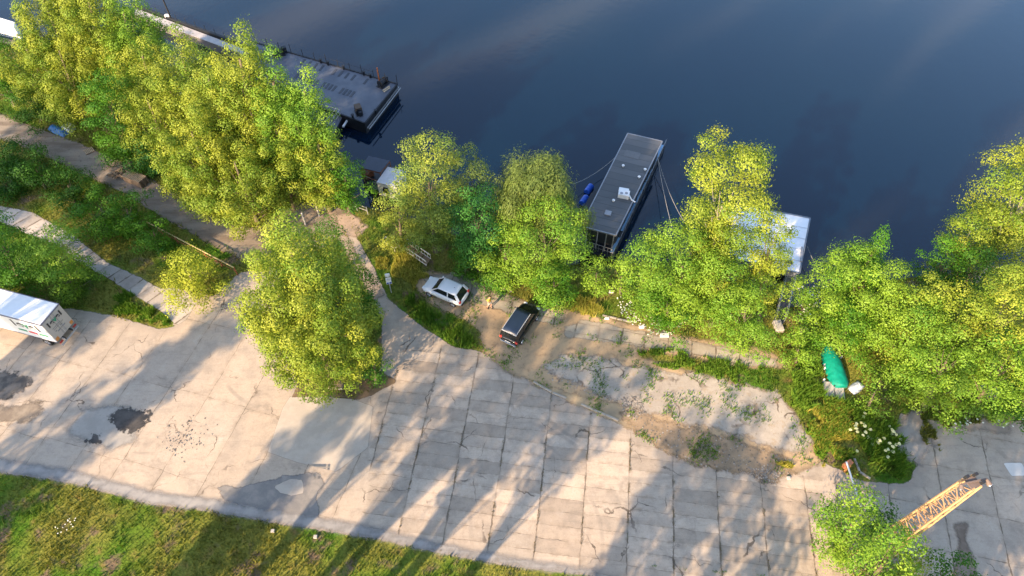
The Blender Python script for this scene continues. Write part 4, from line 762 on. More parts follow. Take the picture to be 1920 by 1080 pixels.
# ---- cars
def loft(m, st):
    """stations: x, half width, z bottom, z shoulder, z top"""
    base = len(m.v); n = 9
    for x, hw, zb, zs, zt in st:
        m.v += [(x, -hw*0.86, zb), (x, -hw, zb+(zs-zb)*0.35), (x, -hw*0.985, zs-0.06), (x, -hw*0.90, zs), (x, 0, zt), (x, hw*0.90, zs), (x, hw*0.985, zs-0.06), (x, hw, zb+(zs-zb)*0.35), (x, hw*0.86, zb)]
    for i in range(len(st)-1):
        a = base+i*n; b = a+n
        m.f += [(a+j, a+j+1, b+j+1, b+j) for j in range(n-1)]+[(a+n-1, a, b, b+n-1)]
    m.f += [tuple(base+j for j in range(n-1, -1, -1)), tuple(base+(len(st)-1)*n+j for j in range(n))]
def car(loc, rz, L, Wd, Hh, paint, label, cat, name, hood, roof_f, roof_r, rails=False, belt=0.92, roofmat=None, extra_glass=0.0):
    c = empty(name, loc, rz, label, cat); h = L/2; w = Wd/2
    b = MB(); loft(b, [(-h, w*0.78, 0.42, 0.80, 0.84), (-h+0.10, w*0.94, 0.28, belt-0.02, belt+0.02), (-h+0.5, w, 0.24, belt, belt+0.03), (-h*0.3, w, 0.22, belt, belt+0.03), (h*0.3, w, 0.22, belt-0.02, belt+0.02),
        (hood, w*0.99, 0.22, belt-0.05, belt+0.02), (h-0.42, w*0.97, 0.24, belt-0.18, belt-0.09), (h-0.12, w*0.84, 0.26, belt-0.30, belt-0.24), (h, w*0.62, 0.34, 0.55, 0.56)])
    body = b.build('body', paint, c, smooth=True, sub=1)
    # cabin: glass box under a painted roof with painted pillars
    zr = Hh-0.03; rb, rf_ = roof_r, roof_f; x0, x1 = -h+0.13, hood; wt = w*0.74; wb = w*0.90
    G_ = [(x0, -wb, belt-0.03), (x1, -wb*0.9, belt-0.03), (x1, wb*0.9, belt-0.03), (x0, wb, belt-0.03), (rb, -wt, zr), (rf_, -wt, zr), (rf_, wt, zr), (rb, wt, zr)]
    gl = MB().add(G_, [(0, 1, 5, 4), (1, 2, 6, 5), (2, 3, 7, 6), (3, 0, 4, 7), (4, 5, 6, 7)]).build('window', glass, c)
    r = MB(); 
    N_ = 6
    for i in range(N_+1):
        f_ = i/N_; x = rb-0.02+(rf_-rb+0.04)*f_; cr = 0.035*math.sin(math.pi*f_)
        for yy, dz in ((-wt-0.015, -0.035), (-wt*0.8, 0.02), (0, 0.045), (wt*0.8, 0.02), (wt+0.015, -0.035)): r.v.append((x, yy*(1-0.04*abs(f_-0.4)), zr+dz+cr))
    r.f += [(i*5+j, i*5+j+1, (i+1)*5+j+1, (i+1)*5+j) for i in range(N_) for j in range(4)]
    ro = r.build('roof', roofmat or paint, c, smooth=True); sm = ro.modifiers.new('thick', 'SOLIDIFY'); sm.thickness = 0.04
    p = MB()
    for s in (-1, 1):
        p.bar((x1, s*wb*0.9, belt), (rf_, s*wt, zr), 0.07, 0.05); p.bar((x0+0.04, s*wb, belt), (rb, s*wt, zr), 0.22, 0.06)
        xm = (rb+rf_)/2-0.1; p.bar((xm, s*(wb+0.005), belt), (xm, s*(wt+0.01), zr), 0.09, 0.03)
        p.bar((x1-0.1, s*(wb*0.9+0.015), belt+0.01), (x0+0.2, s*(wb+0.01), belt+0.01), 0.05, 0.03)
    p.build('pillar', paint, c)
    for x in (-h+0.78, h-0.82):
        for s in (-1, 1): wheel(c, x, s*(w-0.10), 0.31, 0.20, s)
    for s in (-1, 1):
        MB().box((h-0.20, s*w*0.66, 0.66), (0.26, 0.30, 0.13)).build('headlight', M('lamp_glass', (0.7, 0.72, 0.75), 0.15), c, bevel=0.04)
        MB().box((-h+0.10, s*w*0.80, 0.86), (0.14, 0.22, 0.24)).build('tail_light', red_paint, c, bevel=0.03)
        mm = MB().ball((x1-0.25, s*(w+0.09), belt+0.08), 0.10, (0.7, 1.0, 0.75)).build('mirror', paint, c, smooth=True)
        MB().bar((x0+0.9, s*(w+0.003), 0.72), (x0+1.05, s*(w+0.003), 0.72), 0.03, 0.02).build('door_handle', chrome, c)
    MB().box((-h-0.015, 0, 0.45), (0.10, Wd*0.80, 0.16)).build('rear_bumper', (chrome if rails else dark_steel), c, bevel=0.04)
    MB().box((-h-0.035, 0, 0.70), (0.02, 0.50, 0.11)).build('number_plate', M('plate_white', (0.75, 0.75, 0.72), 0.5), c)
    if rails:
        for s in (-1, 1): MB().tube((rb+0.05, s*(wt-0.02), zr+0.09), (rf_-0.1, s*(wt-0.02), zr+0.09), 0.022).build('roof_rail', M('rail_alu', (0.75, 0.76, 0.78), 0.25, 0.4), c)
        MB().box((rb-0.03, 0, zr+0.02), (0.07, wt*2.0, 0.04)).build('spoiler', M('rail_alu', (0.75, 0.76, 0.78), 0.25, 0.4), c)
    else: MB().tube((rb+0.55, 0, zr+0.05), (rb+0.42, 0, zr+0.16), 0.02).build('antenna', rubber, c)
    return c
a = g(836, 553); car((a.x, a.y, 0.03), R_(152.6), 3.95, 1.74, 1.50, car_white, 'white hatchback parked on the slabs beside the green grass strip', 'car', 'parked_car', 0.98, 0.30, -1.45)
a = g(976, 614); car((a.x, a.y, 0.03), R_(60.8), 4.25, 1.80, 1.72, car_black, 'black minivan with bright roof rails standing on the dirt', 'car', 'parked_car', 1.15, 0.55, -1.90, True, 0.98, M('car_black_roof', (0.014, 0.026, 0.055), 0.3, var=0.03, bump=0, spec=0.6))

# ---- person
def skinned(name, nodes, edges, mat, parent, sub=2):
    me = bpy.data.meshes.new(name); me.from_pydata([n[:3] for n in nodes], edges, []); me.materials.append(mat)
    o = bpy.data.objects.new(name, me); COL.objects.link(o); o.parent = parent
    sk = o.modifiers.new('skin', 'SKIN'); sk.use_smooth_shade = True
    lay = me.skin_vertices[0] if me.skin_vertices else None
    if lay is None:
        import bmesh; bm = bmesh.new(); bm.from_mesh(me); bm.verts.layers.skin.verify(); bm.to_mesh(me); bm.free(); lay = me.skin_vertices[0]
    for i, n in enumerate(nodes): lay.data[i].radius = (n[3], n[4] if len(n) > 4 else n[3]); lay.data[i].use_root = (i == 0)
    s = o.modifiers.new('sub', 'SUBSURF'); s.levels = sub; s.render_levels = sub
    return o
pp = g(918, 578); person = empty('person', (pp.x, pp.y, 0.02), R_(-35), 'person in a yellow shirt and pale shorts walking on the dirt behind the white car', 'person')
N = [(0, 0, 0.95, 0.15, 0.11), (0, 0.0, 1.15, 0.13, 0.10), (0.02, 0, 1.36, 0.17, 0.11), (0.04, 0, 1.50, 0.055), (0.06, 0, 1.60, 0.085, 0.095), (0.07, 0, 1.72, 0.075, 0.085),
     (0, 0.10, 0.88, 0.09), (0.14, 0.11, 0.50, 0.058), (0.05, 0.12, 0.10, 0.04), (0.20, 0.13, 0.04, 0.035),
     (0, -0.10, 0.88, 0.09), (-0.02, -0.11, 0.48, 0.058), (-0.20, -0.12, 0.12, 0.04), (-0.08, -0.13, 0.04, 0.035),
     (0.02, 0.19, 1.40, 0.055), (0.0, 0.27, 1.14, 0.042), (0.14, 0.30, 0.93, 0.030), (0.20, 0.30, 0.86, 0.032, 0.016),
     (0.02, -0.19, 1.40, 0.055), (0.06, -0.27, 1.14, 0.042), (0.24, -0.27, 1.00, 0.030), (0.31, -0.26, 0.95, 0.032, 0.016)]
E = [(0, 1), (1, 2), (2, 3), (3, 4), (4, 5), (0, 6), (6, 7), (7, 8), (8, 9), (0, 10), (10, 11), (11, 12), (12, 13), (2, 14), (14, 15), (15, 16), (16, 17), (2, 18), (18, 19), (19, 20), (20, 21)]
for hand, hd in ((17, (0.7, 0.05, -0.65)), (21, (0.85, 0.0, -0.45))):
    hx, hy, hz = N[hand][:3]; sgn = 1 if hy > 0 else -1
    for k in range(4):
        o1 = len(N); ln = (0.055, 0.065, 0.06, 0.045)[k]; yy = hy+(k-1.5)*0.02
        N.append((hx+hd[0]*ln*0.7, yy, hz+hd[2]*ln*0.7, 0.009)); N.append((hx+hd[0]*ln*1.2, yy, hz+hd[2]*ln*1.5-0.01, 0.008)); E += [(hand, o1), (o1, o1+1)]
    o1 = len(N); N.append((hx+0.03, hy-sgn*0.045, hz-0.01, 0.010)); E.append((hand, o1))
skinned('body', N, E, skin_m, person)
skinned('shirt', [(0, 0, 0.93, 0.165, 0.13), (0, 0, 1.15, 0.155, 0.12), (0.02, 0, 1.37, 0.175, 0.125), (0.03, 0, 1.47, 0.08), (0.02, 0.20, 1.40, 0.075), (0.0, 0.25, 1.22, 0.07), (0.02, -0.20, 1.40, 0.075), (0.04, -0.25, 1.22, 0.07)],
        [(0, 1), (1, 2), (2, 3), (2, 4), (4, 5), (2, 6), (6, 7)], M('yellow_cloth', (0.62, 0.40, 0.06), 0.85), person, 1)
skinned('shorts', [(0, 0, 0.93, 0.15, 0.125), (0.02, 0.105, 0.82, 0.11), (0.10, 0.11, 0.58, 0.085), (0.02, -0.105, 0.82, 0.11), (0.0, -0.11, 0.58, 0.085)], [(0, 1), (1, 2), (0, 3), (3, 4)], M('pale_cloth', (0.50, 0.46, 0.40), 0.85), person, 1)
MB().ball((0.055, 0, 1.70), 0.10, (1.0, 0.88, 0.85), lo=1).build('hair', M('hair', (0.05, 0.03, 0.02), 0.8), person, smooth=True)
f = MB().box((0.157, 0, 1.655), (0.02, 0.02, 0.04)); f.build('nose', skin_m, person, bevel=0.008)
f = MB(); 
for s in (-1, 1): f.ball((0.145, s*0.032, 1.675), 0.010)
f.build('eyes', ink, person)
f = MB()
for x, y in ((0.14, 0.13), (-0.12, -0.13)): f.box((x, y, 0.04), (0.28, 0.10, 0.08))
f.build('shoes', rubber, person, bevel=0.03)

# ---- information sign with two round blue marks
sg = g(734, 549); sign = empty('road_sign', (sg.x, sg.y, 0), R_(12), 'white sign board with two round blue marks on a pole in the grass', 'sign')
MB().tube((0, 0, 0), (0, 0, 2.6), 0.038).build('pole', galv, sign)
b = MB().box((0, -0.06, 1.75), (0.44, 0.03, 0.85)).build('sign_panel', white_paint, sign, bevel=0.01)
b2 = MB().box((0, -0.05, 2.50), (0.40, 0.10, 0.36)).build('top_plate', white_paint, sign, bevel=0.03)
for s in (-1, 1):
    d = MB().tube((s*0.11, -0.078, 1.47), (s*0.11, -0.09, 1.47), 0.095, 0.095, 20).build('round_mark', M('sign_blue', (0.015, 0.06, 0.36), 0.4), b)
f = MB().bar((-0.18, -0.08, 2.0), (0.18, -0.08, 2.0), 0.03, 0.02).bar((-0.18, -0.08, 1.85), (0.12, -0.08, 1.85), 0.025, 0.02); f.build('text_line', grey_steel, b)

# ---- floating things
def floating(name, label, cat, px_deck, zd, draft=0.9, mat=None, group=None, deckmat=None, inset=0.0):
    poly = [xy(x, y, zd) for x, y in px_deck]; cx = sum(p[0] for p in poly)/len(poly); cy = sum(p[1] for p in poly)/len(poly)
    e = empty(name, (cx, cy, WATER_Z), 0, label, cat, group); loc = [(p[0]-cx, p[1]-cy) for p in poly]
    hz = zd-WATER_Z
    MB().prism(loc, -draft, hz-0.04).build('hull', mat or hull_black, e, bevel=0.05)
    MB().prism([(p[0]*0.985, p[1]*0.985) for p in loc], hz-0.02, hz+0.02).build('deck', deckmat or dark_steel, e)
    return e, loc, hz, (cx, cy)
def rel(c, px, py, z): p = g(px, py, z); return Vector((p.x-c[0], p.y-c[1], z-WATER_Z))
def lerp2(a, b, f): return Vector((a[0]+(b[0]-a[0])*f, a[1]+(b[1]-a[1])*f, (a[2] if len(a) > 2 else 0)+((b[2] if len(b) > 2 else 0)-(a[2] if len(a) > 2 else 0))*f))
def railing(parent, pts, h, n, mat, r=0.022, mid=True):
    m = MB()
    for a, b in zip(pts[:-1], pts[1:]):
        a = Vector(a); b = Vector(b)
        for i in range(n+1): p = a.lerp(b, i/n); m.tube(p, p+Vector((0, 0, h)), r, r, 6)
        m.tube(a+Vector((0, 0, h)), b+Vector((0, 0, h)), r*1.1, r*1.1, 6)
        if mid: m.tube(a+Vector((0, 0, h*0.5)), b+Vector((0, 0, h*0.5)), r*0.8, r*0.8, 6)
    return m.build('railing', mat, parent)
# black deck barge
t = NT('barge_deck'); n1 = t.noise(0.5, 5); n2 = t.noise(1.0, 4, t.mapv((3.2, 0.55, 1), R_(-38)), 0.7)
c = t.mix(t.step(n1, 0.35, 0.7), (0.072, 0.084, 0.112), (0.112, 0.126, 0.155)); BD = t.done(t.bsdf(t.mix(t.step(n2, 0.62, 0.78, 0, 0.5), c, (0.045, 0.05, 0.062)), 0.55, 0, None, 0.4))
ZD = -1.0
barge, loc, hz, bc = floating('deck_barge', 'large flat black steel barge moored behind the poplars', 'barge', [(478, 80), (745, 158), (684, 232), (440, 140)], ZD, deckmat=BD)
rb_ = lambda px, py, z=ZD: rel(bc, px, py, z)
f = MB()
for a, b in (((478, 80), (745, 158)), ((745, 158), (684, 232)), ((684, 232), (440, 140))): f.bar(rb_(*a)+Vector((0, 0, 0.05)), rb_(*b)+Vector((0, 0, 0.05)), 0.16, 0.14)
f.build('coaming', hull_black, barge)
f = MB(); f.bar(rb_(748, 163, -1.5), rb_(689, 240, -1.5), 0.10, 0.12); f.bar(rb_(748, 165, -1.2)+Vector((0.2, 0, 0)), rb_(689, 242, -1.2)+Vector((0.2, 0, 0)), 0.08, 0.10); f.build('rubbing_strake', grey_steel, barge)
for row, (x0, y0, x1, y1, n) in enumerate([(560, 108, 690, 148, 12), (590, 148, 665, 172, 12), (560, 138, 590, 148, 5)]):
    for k in range(n):
        q = k/(n-1); px = x0+(x1-x0)*q; py = y0+(y1-y0)*q
        if (k*7+row) % 5 == 0: continue
        MB().bar(rb_(px, py)+Vector((0, 0, 0.035)), rb_(px-8, py+10)+Vector((0, 0, 0.035)), 0.28, 0.03).build('deck_plate', M('deck_stain', (0.050, 0.056, 0.07), 0.6), barge)
f = MB()
for k in range(13): q = k/12; p = rb_(480+265*q, 80+78*q); f.tube(p, p+Vector((0, 0, 1.0 if k % 3 else 1.25)), 0.035, 0.035, 6)
p0, p1 = rb_(600, 116), rb_(700, 145); f.tube(p0+Vector((0, 0, 0.8)), p1+Vector((0, 0, 0.8)), 0.015, 0.015, 5)
f.build('stanchions', dark_steel, barge)
def winch(parent, p, rz=0.3, s=1.0):
    w = MB(); q = Vector(p); c_, s_ = math.cos(rz), math.sin(rz)
    T2 = lambda x, y, z: (q.x+(x*c_-y*s_)*s, q.y+(x*s_+y*c_)*s, q.z+z*s)
    w.box(T2(0, 0, 0.06), (1.3*s, 0.9*s, 0.1*s), rz); w.tube(T2(-0.4, 0, 0.45), T2(0.4, 0, 0.45), 0.26*s, 0.26*s, 14); 
    for x in (-0.45, 0.45): w.tube(T2(x-0.03, 0, 0.45), T2(x+0.03, 0, 0.45), 0.42*s, 0.42*s, 16)
    w.box(T2(0.7, 0.1, 0.4), (0.4*s, 0.4*s, 0.6*s), rz); w.bar(T2(-0.6, -0.3, 0), T2(-0.6, 0.1, 0.95), 0.08*s); return w.build('winch', hull_black, parent)
winch(barge, rb_(523, 103), 0.4, 1.15); winch(barge, rb_(718, 160), 1.0, 1.0); winch(barge, rb_(673, 212), -1.2, 0.85)
f = MB(); f.box(rb_(673, 210)+Vector((0, 0, 0.42)), (0.7, 0.9, 0.8), 0.4); f.build('deck_box', M('rusty_box', (0.10, 0.07, 0.05), 0.8), barge, bevel=0.03)
f = MB(); 
for px, py in ((602, 118), (616, 122), (645, 130), (683, 141), (695, 146), (705, 213), (662, 222)):
    p = rb_(px, py); f = MB().tube(p, p+Vector((0, 0, 0.45)), 0.13, 0.13, 10); f.tube(p+Vector((0, 0, 0.45)), p+Vector((0, 0, 0.52)), 0.18, 0.18, 10); f.build('bollard', hull_black, barge)
f = MB(); p = rb_(712, 155); f.tube(p, p+Vector((0, 0, 2.0)), 0.10, 0.08, 8); f.build('mooring_post', rust, barge)
for i, (a, b) in enumerate((((718, 172), (731, 164)), ((720, 175), (732, 168)))):
    MB().bar(rb_(*a)+Vector((0, 0, 0.15+0.06*i)), rb_(*b)+Vector((0, 0, 0.2+0.06*i)), 0.16, 0.05).build('plank', wood_pale, barge)
# handrailed pontoon
pon, loc, hz, pc = floating('access_pontoon', 'small dark pontoon with pale handrails beside the black barge', 'pontoon', [(548, 190), (643, 219), (622, 258), (520, 232)], -1.35, deckmat=BD)
rp = lambda px, py, z=-1.35: rel(pc, px, py, z)
railing(pon, [rp(596, 205), rp(640, 219), rp(614, 254)], 0.95, 5, galv)
railing(pon, [rp(632, 218), rp(606, 250)], 0.95, 5, galv)
f = MB(); p = rp(616, 224); f.box(p+Vector((0, 0, 0.2)), (0.5, 0.8, 0.4), 0.3); f.build('deck_locker', hull_black, pon, bevel=0.04)
MB().tube(rp(637, 238, -1.6)+Vector((0.35, 0, 0)), rp(645, 226, -1.6)+Vector((0.35, 0, 0)), 0.13, 0.13, 10).build('fender', white_paint, pon, bevel=0.04)
# long pale pontoon
pl, loc, hz, lc = floating('long_pontoon', 'long pale narrow pontoon with a mast behind the upper left poplars', 'pontoon', [(256, 16), (470, 96), (466, 106), (250, 26)], -1.3, deckmat=M('pale_deck', (0.40, 0.38, 0.37), 0.7, var=0.25, sc=1.2), mat=M('pale_hull', (0.14, 0.13, 0.13), 0.7))
q_ = lambda px, py, z=-1.3: rel(lc, px, py, z)
f = MB(); f.bar(q_(248, 9), q_(470, 91), 0.30, 0.5); f.build('quay_beam', hull_black, pl)
f = MB()
for k in range(12): q = k/11; p = q_(260+200*q, 13+75*q); MB().tube(p, p+Vector((0, 0, 1.0)), 0.03, 0.03, 5).build('stanchion', dark_steel, pl)
f = MB(); p = q_(321, 35); f.tube(p, p+Vector((0, 0, 5.5)), 0.12, 0.07, 8); f.build('mast', dark_steel, pl)
f = MB().box(q_(316, 33)+Vector((0, 0, 0.2)), (0.7, 0.4, 0.4), -0.3); f.build('locker', white_paint, pl, bevel=0.03)
wc, loc, hz, cc2 = floating('white_roof_boat', 'white flat roof of a moored boat at the top left corner', 'boat', [(-60, 15), (28, 42), (26, 52), (-60, 30)], -0.6, deckmat=roof_white, mat=white_paint)
f = MB().box((0, 0, hz+0.2), (0.8, 0.6, 0.4), 0.3); f.build('vent_box', dark_steel, wc)
# workboat
wb_, loc, hz, wbc = floating('workboat', 'small workboat with rusty frame, dark canopy and white cabin roof by the willow', 'boat', [(678, 328), (700, 300), (770, 322), (752, 372), (692, 352)], -1.7)
rw = lambda px, py, z: rel(wbc, px, py, z)
can = [rw(691, 293, 0.3), rw(731, 302, 0.3), rw(713, 324, 0.3), rw(677, 315, 0.3)]
MB().prism([(p.x, p.y) for p in can], 2.70, 2.76).build('canopy', M('canopy_slate', (0.045, 0.055, 0.08), 0.5), wb_)
f = MB()
for p in can: f.tube((p.x*0.97, p.y*0.97, 0.6), (p.x*0.97, p.y*0.97, 2.70), 0.05, 0.05, 6)
for i in range(4): a, b = can[i], can[(i+1) % 4]; f.bar((a.x, a.y, 2.66), (b.x, b.y, 2.66), 0.07); f.bar((a.x, a.y, 1.5), (b.x, b.y, 1.5), 0.06)
f.build('frame', rust, wb_)
rf4 = [rw(727, 313, 0.0), rw(762, 322, 0.0), rw(745, 352, 0.0), rw(706, 342, 0.0)]
MB().prism([(p.x*0.96, p.y*0.96) for p in rf4], 0.6, 2.33).build('cabin', white_paint, wb_)
MB().prism([(p.x, p.y) for p in rf4], 2.34, 2.44).build('cabin_roof', M('cabin_roof', (0.55, 0.53, 0.53), 0.6, var=0.15), wb_)
f = MB()
a, b = rf4[3], rf4[2]; mdp = a.lerp(b, 0.4); f.box((mdp.x*0.98, mdp.y*0.98-0.03, 1.6), (0.5, 0.3, 0.6), -0.2); f.build('window', glass, wb_)
railing(wb_, [rw(684, 338, -1.7), rw(745, 366, -1.7)], 0.7, 4, grey_steel)
f = MB()
for px, py in ((683, 330), (690, 336), (697, 330)): p = rw(px, py, -1.7); f.box(p+Vector((0, 0, 0.4)), (0.5, 0.4, 0.7), 0.5)
f.build('machinery', rust, wb_, bevel=0.05)

# dark roofed houseboat
ZR = 0.8
A, B, Cc, D = [xy(x, y, ZR) for x, y in ((1177, 250), (1242, 265), (1155, 441), (1089, 424))]
zdk = -1.75; h1 = xy(1247, 274, zdk); h2 = xy(1148, 485, zdk); wv = Vector((D[0]-Cc[0], D[1]-Cc[1])); wv *= 1.04
hp = [h1, h2, (h2[0]+wv.x, h2[1]+wv.y), (h1[0]+wv.x, h1[1]+wv.y)]
cx, cy = sum(p[0] for p in hp)/4, sum(p[1] for p in hp)/4
hb = empty('dark_houseboat', (cx, cy, WATER_Z), 0, 'long houseboat with dark boarded flat roof and white air unit', 'houseboat')
L_ = lambda p: (p[0]-cx, p[1]-cy)
MB().prism([L_(p) for p in hp], -0.8, zdk-WATER_Z).build('hull', hull_black, hb, bevel=0.05)
rw_ = [L_(p) for p in (A, B, Cc, D)]
t = NT('dark_boards'); sp_ = t.n('ShaderNodeSeparateXYZ'); ra = math.atan2(B[1]-A[1], B[0]-A[0]); t.l(t.mapv((1, 1, 1), -ra), sp_.inputs[0])
v_ = t.math('MULTIPLY', sp_.outputs[1], 1/0.9); fr = t.math('FRACT', v_); w3 = t.n('ShaderNodeTexWhiteNoise', noise_dimensions='1D'); t.l(t.math('FLOOR', v_), w3.inputs['W'])
c = t.mix(w3.outputs[0], (0.085, 0.092, 0.098), (0.125, 0.130, 0.135)); c = t.mix(t.step(t.math('ABSOLUTE', t.math('SUBTRACT', fr, 0.5)), 0.44, 0.49, 0, 0.7), c, (0.05, 0.055, 0.06))
c = t.mix(t.step(t.noise(0.8, 5, t.mapv((0.5, 3, 1), -ra)), 0.5, 0.75, 0, 0.5), c, (0.06, 0.066, 0.07))
MB().prism(rw_, ZR-WATER_Z-0.10, ZR-WATER_Z).build('roof', t.done(t.bsdf(c, 0.75)), hb)
f = MB()
for i in range(4): a, b = rw_[i], rw_[(i+1) % 4]; f.bar((*a, ZR-WATER_Z-0.05), (*b, ZR-WATER_Z-0.05), 0.10, 0.16)
f.build('roof_edge', grey_steel, hb)
mx_, my_ = sum(p[0] for p in rw_)/4, sum(p[1] for p in rw_)/4
def sh(p, k): return (mx_+(p[0]-mx_)*k, my_+(p[1]-my_)*k)
nearc = [lerp2(rw_[1], rw_[2], 0.97), lerp2(rw_[0], rw_[3], 0.97)]
wall = MB().prism([sh(rw_[0], 0.94), sh(rw_[1], 0.94), sh((nearc[0][0], nearc[0][1]), 0.93), sh((nearc[1][0], nearc[1][1]), 0.93)], zdk-WATER_Z, ZR-WATER_Z-0.11).build('wall', M('dark_cladding', (0.05, 0.055, 0.06), 0.7), hb)
f = MB(); a, b = Vector((*sh(rw_[1], 0.955), 1.6)), Vector((*sh(rw_[2], 0.93), 1.6))
for k in range(7): MB().bar(a.lerp(b, 0.06+k*0.13), a.lerp(b, 0.14+k*0.13), 0.06, 0.9).build('window', glass, hb)
# porch: end posts, rails and door frames
f = MB(); 
pr = [rel((cx, cy), 1121, 468, zdk), rel((cx, cy), 1146, 477, zdk)]; pt = [rel((cx, cy), 1121, 432, ZR-0.1), rel((cx, cy), 1153, 441, ZR-0.1)]
n1_ = rel((cx, cy), 1104, 468, zdk); n2_ = rel((cx, cy), 1147, 482, zdk)
for k in (0.05, 0.42, 0.72, 0.97):
    p = n1_.lerp(n2_, k); q = Vector((*lerp2(rw_[3], rw_[2], 0.15+0.82*k)[:2], ZR-WATER_Z-0.1)); f.bar(q-Vector((0, 0, 0)), Vector((q.x, q.y, zdk-WATER_Z)), 0.09)
f.build('porch_post', galv, hb)
railing(hb, [n1_+Vector((0, 0.1, 0)), n2_+Vector((0, 0.1, 0))], 0.95, 5, galv)
railing(hb, [Vector((*L_(h2), zdk-WATER_Z)), Vector((*L_(h1), zdk-WATER_Z))], 0.9, 14, grey_steel, 0.02, False)
f = MB(); bl = M('blue_sheet', (0.16, 0.30, 0.46), 0.6)
e1, e2 = Vector((*L_(h2), 1.0)), Vector((*L_(h1), 1.0))
for k0, k1, z in ((0.02, 0.14, 1.05), (0.17, 0.40, 1.5), (0.42, 0.60, 1.3), (0.62, 0.97, 1.15)):
    a, b = e1.lerp(e2, k0), e1.lerp(e2, k1); a.z = b.z = z; off = Vector((wv.x, wv.y, 0)).normalized()*0.22; f.bar(a+off, b+off, 0.30, 0.06)
f.build('side_canvas', bl, hb)
ac_p = rel((cx, cy), 1169, 368, ZR); 
ac = MB().box(ac_p+Vector((0, 0, 0.26)), (1.05, 0.75, 0.5), ra+0.1).build('air_unit', white_paint, hb, bevel=0.03)
f = MB(); 
for s in (-0.25, 0.2): f.tube(ac_p+Vector((s, -0.1, 0.515)), ac_p+Vector((s, -0.1, 0.53)), 0.15, 0.15, 14)
f.build('fan_grille', grey_steel, ac)
MB().box(ac_p+Vector((0.1, 0.75, 0.08)), (0.95, 0.5, 0.14), ra+0.1).build('tray', white_paint, hb, bevel=0.02)
MB().path([ac_p+Vector((0.5, 0, 0.15)), rel((cx, cy), 1184, 376, ZR)+Vector((0, 0, 0.1)), rel((cx, cy), 1191, 380, ZR)+Vector((0, 0, 0.05))], 0.07, 7).build('duct', white_paint, hb)
for px, py in ((1168, 313), (1209, 320), (1198, 334), (1150, 378)):
    p = rel((cx, cy), px, py, ZR); f = MB().tube(p, p+Vector((0, 0, 0.2)), 0.07, 0.07, 10); f.ball(p+Vector((0, 0, 0.2)), 0.15, (1, 1, 0.6), lo=1); f.build('roof_vent', white_paint, hb, smooth=True)
MB().box(rel((cx, cy), 1185, 290, ZR)+Vector((0, 0, 0.012)), (1.5, 1.0, 0.024), ra).build('roof_patch', M('roof_patch', (0.13, 0.135, 0.14), 0.8), hb)
MB().box(rel((cx, cy), 1140, 400, ZR)+Vector((0, 0, 0.05)), (0.6, 0.6, 0.10), ra).build('roof_hatch', grey_steel, hb, bevel=0.02)
# side platform with barrels
sp2, loc, hz, s2 = floating('side_platform', 'small dark floating platform on the left side of the dark houseboat', 'platform', [(1108, 362), (1128, 352), (1118, 392), (1088, 400)], -1.9, 0.4)
for i, (px, py, lb) in enumerate(((1104, 357, 'blue plastic barrel floating at the upper end of the side platform'), (1095, 378, 'blue plastic barrel floating at the lower end of the side platform'))):
    p = g(px, py, WATER_Z); e = empty('barrel', (p.x, p.y, WATER_Z), R_(60), lb, 'barrel', 'blue barrels under the platform')
    f = MB().tube((-0.55, 0, 0.18), (0.55, 0, 0.18), 0.34, 0.34, 16); e2_ = f.build('drum', blue_plastic, e, bevel=0.05, smooth=False)
    f = MB(); 
    for x in (-0.2, 0.2): f.tube((x-0.03, 0, 0.18), (x+0.03, 0, 0.18), 0.36, 0.36, 16)
    f.build('hoop', blue_plastic, e)
# white roofed houseboat
ZW = 0.6
Aw = [xy(x, y, ZW) for x, y in ((1352, 377), (1519, 409), (1499, 512), (1326, 474))]
cx3, cy3 = sum(p[0] for p in Aw)/4, sum(p[1] for p in Aw)/4; hw3 = empty('white_houseboat', (cx3, cy3, WATER_Z), 0, 'houseboat with flat white roof behind the tall open tree', 'houseboat')
l3 = [(p[0]-cx3, p[1]-cy3) for p in Aw]
MB().prism([(p[0]*1.06, p[1]*1.08) for p in l3], -0.7, 0.55).build('hull', M('blue_grey_hull', (0.13, 0.17, 0.22), 0.6), hw3, bevel=0.04)
wl = MB().prism([(p[0]*0.95, p[1]*0.95) for p in l3], 0.55, ZW-WATER_Z-0.1).build('wall', M('grey_cladding', (0.22, 0.25, 0.30), 0.7), hw3)
MB().prism(l3, ZW-WATER_Z-0.10, ZW-WATER_Z).build('roof', roof_white, hw3, bevel=0.02)
f = MB()
for i in range(4): a, b = l3[i], l3[(i+1) % 4]; f.bar((*a, ZW-WATER_Z-0.02), (*b, ZW-WATER_Z-0.02), 0.12, 0.14)
f.build('roof_edge', M('slate_edge', (0.14, 0.17, 0.21), 0.6), hw3)
r3 = lambda px, py, z=ZW: rel((cx3, cy3), px, py, z)
MB().box(r3(1479, 492)+Vector((0, 0, 0.06)), (0.62, 0.42, 0.10), -0.2).build('skylight', glass, hw3, bevel=0.02)
MB().bar(r3(1503, 465)+Vector((0, 0, 0.12)), r3(1501, 492)+Vector((0, 0, 0.12)), 0.16, 0.14).build('roof_pipe', grey_steel, hw3)
f = MB(); a, b = Vector((*l3[3], 1.5))*0.955, Vector((*l3[2], 1.5))*0.955; a.z = b.z = 1.5
for k in (0.15, 0.45, 0.75): MB().bar(a.lerp(b, k), a.lerp(b, k+0.15), 0.08, 1.2).build('window', glass, hw3)
f = [MB().bar((*lerp2(l3[0], l3[3], k)[:2], ZW-WATER_Z+0.012), (*lerp2(l3[1], l3[2], k)[:2], ZW-WATER_Z+0.012), 0.05, 0.03).build('roof_seam', M('seam', (0.55, 0.57, 0.60), 0.5), hw3) for k in (0.2, 0.4, 0.6, 0.8)]
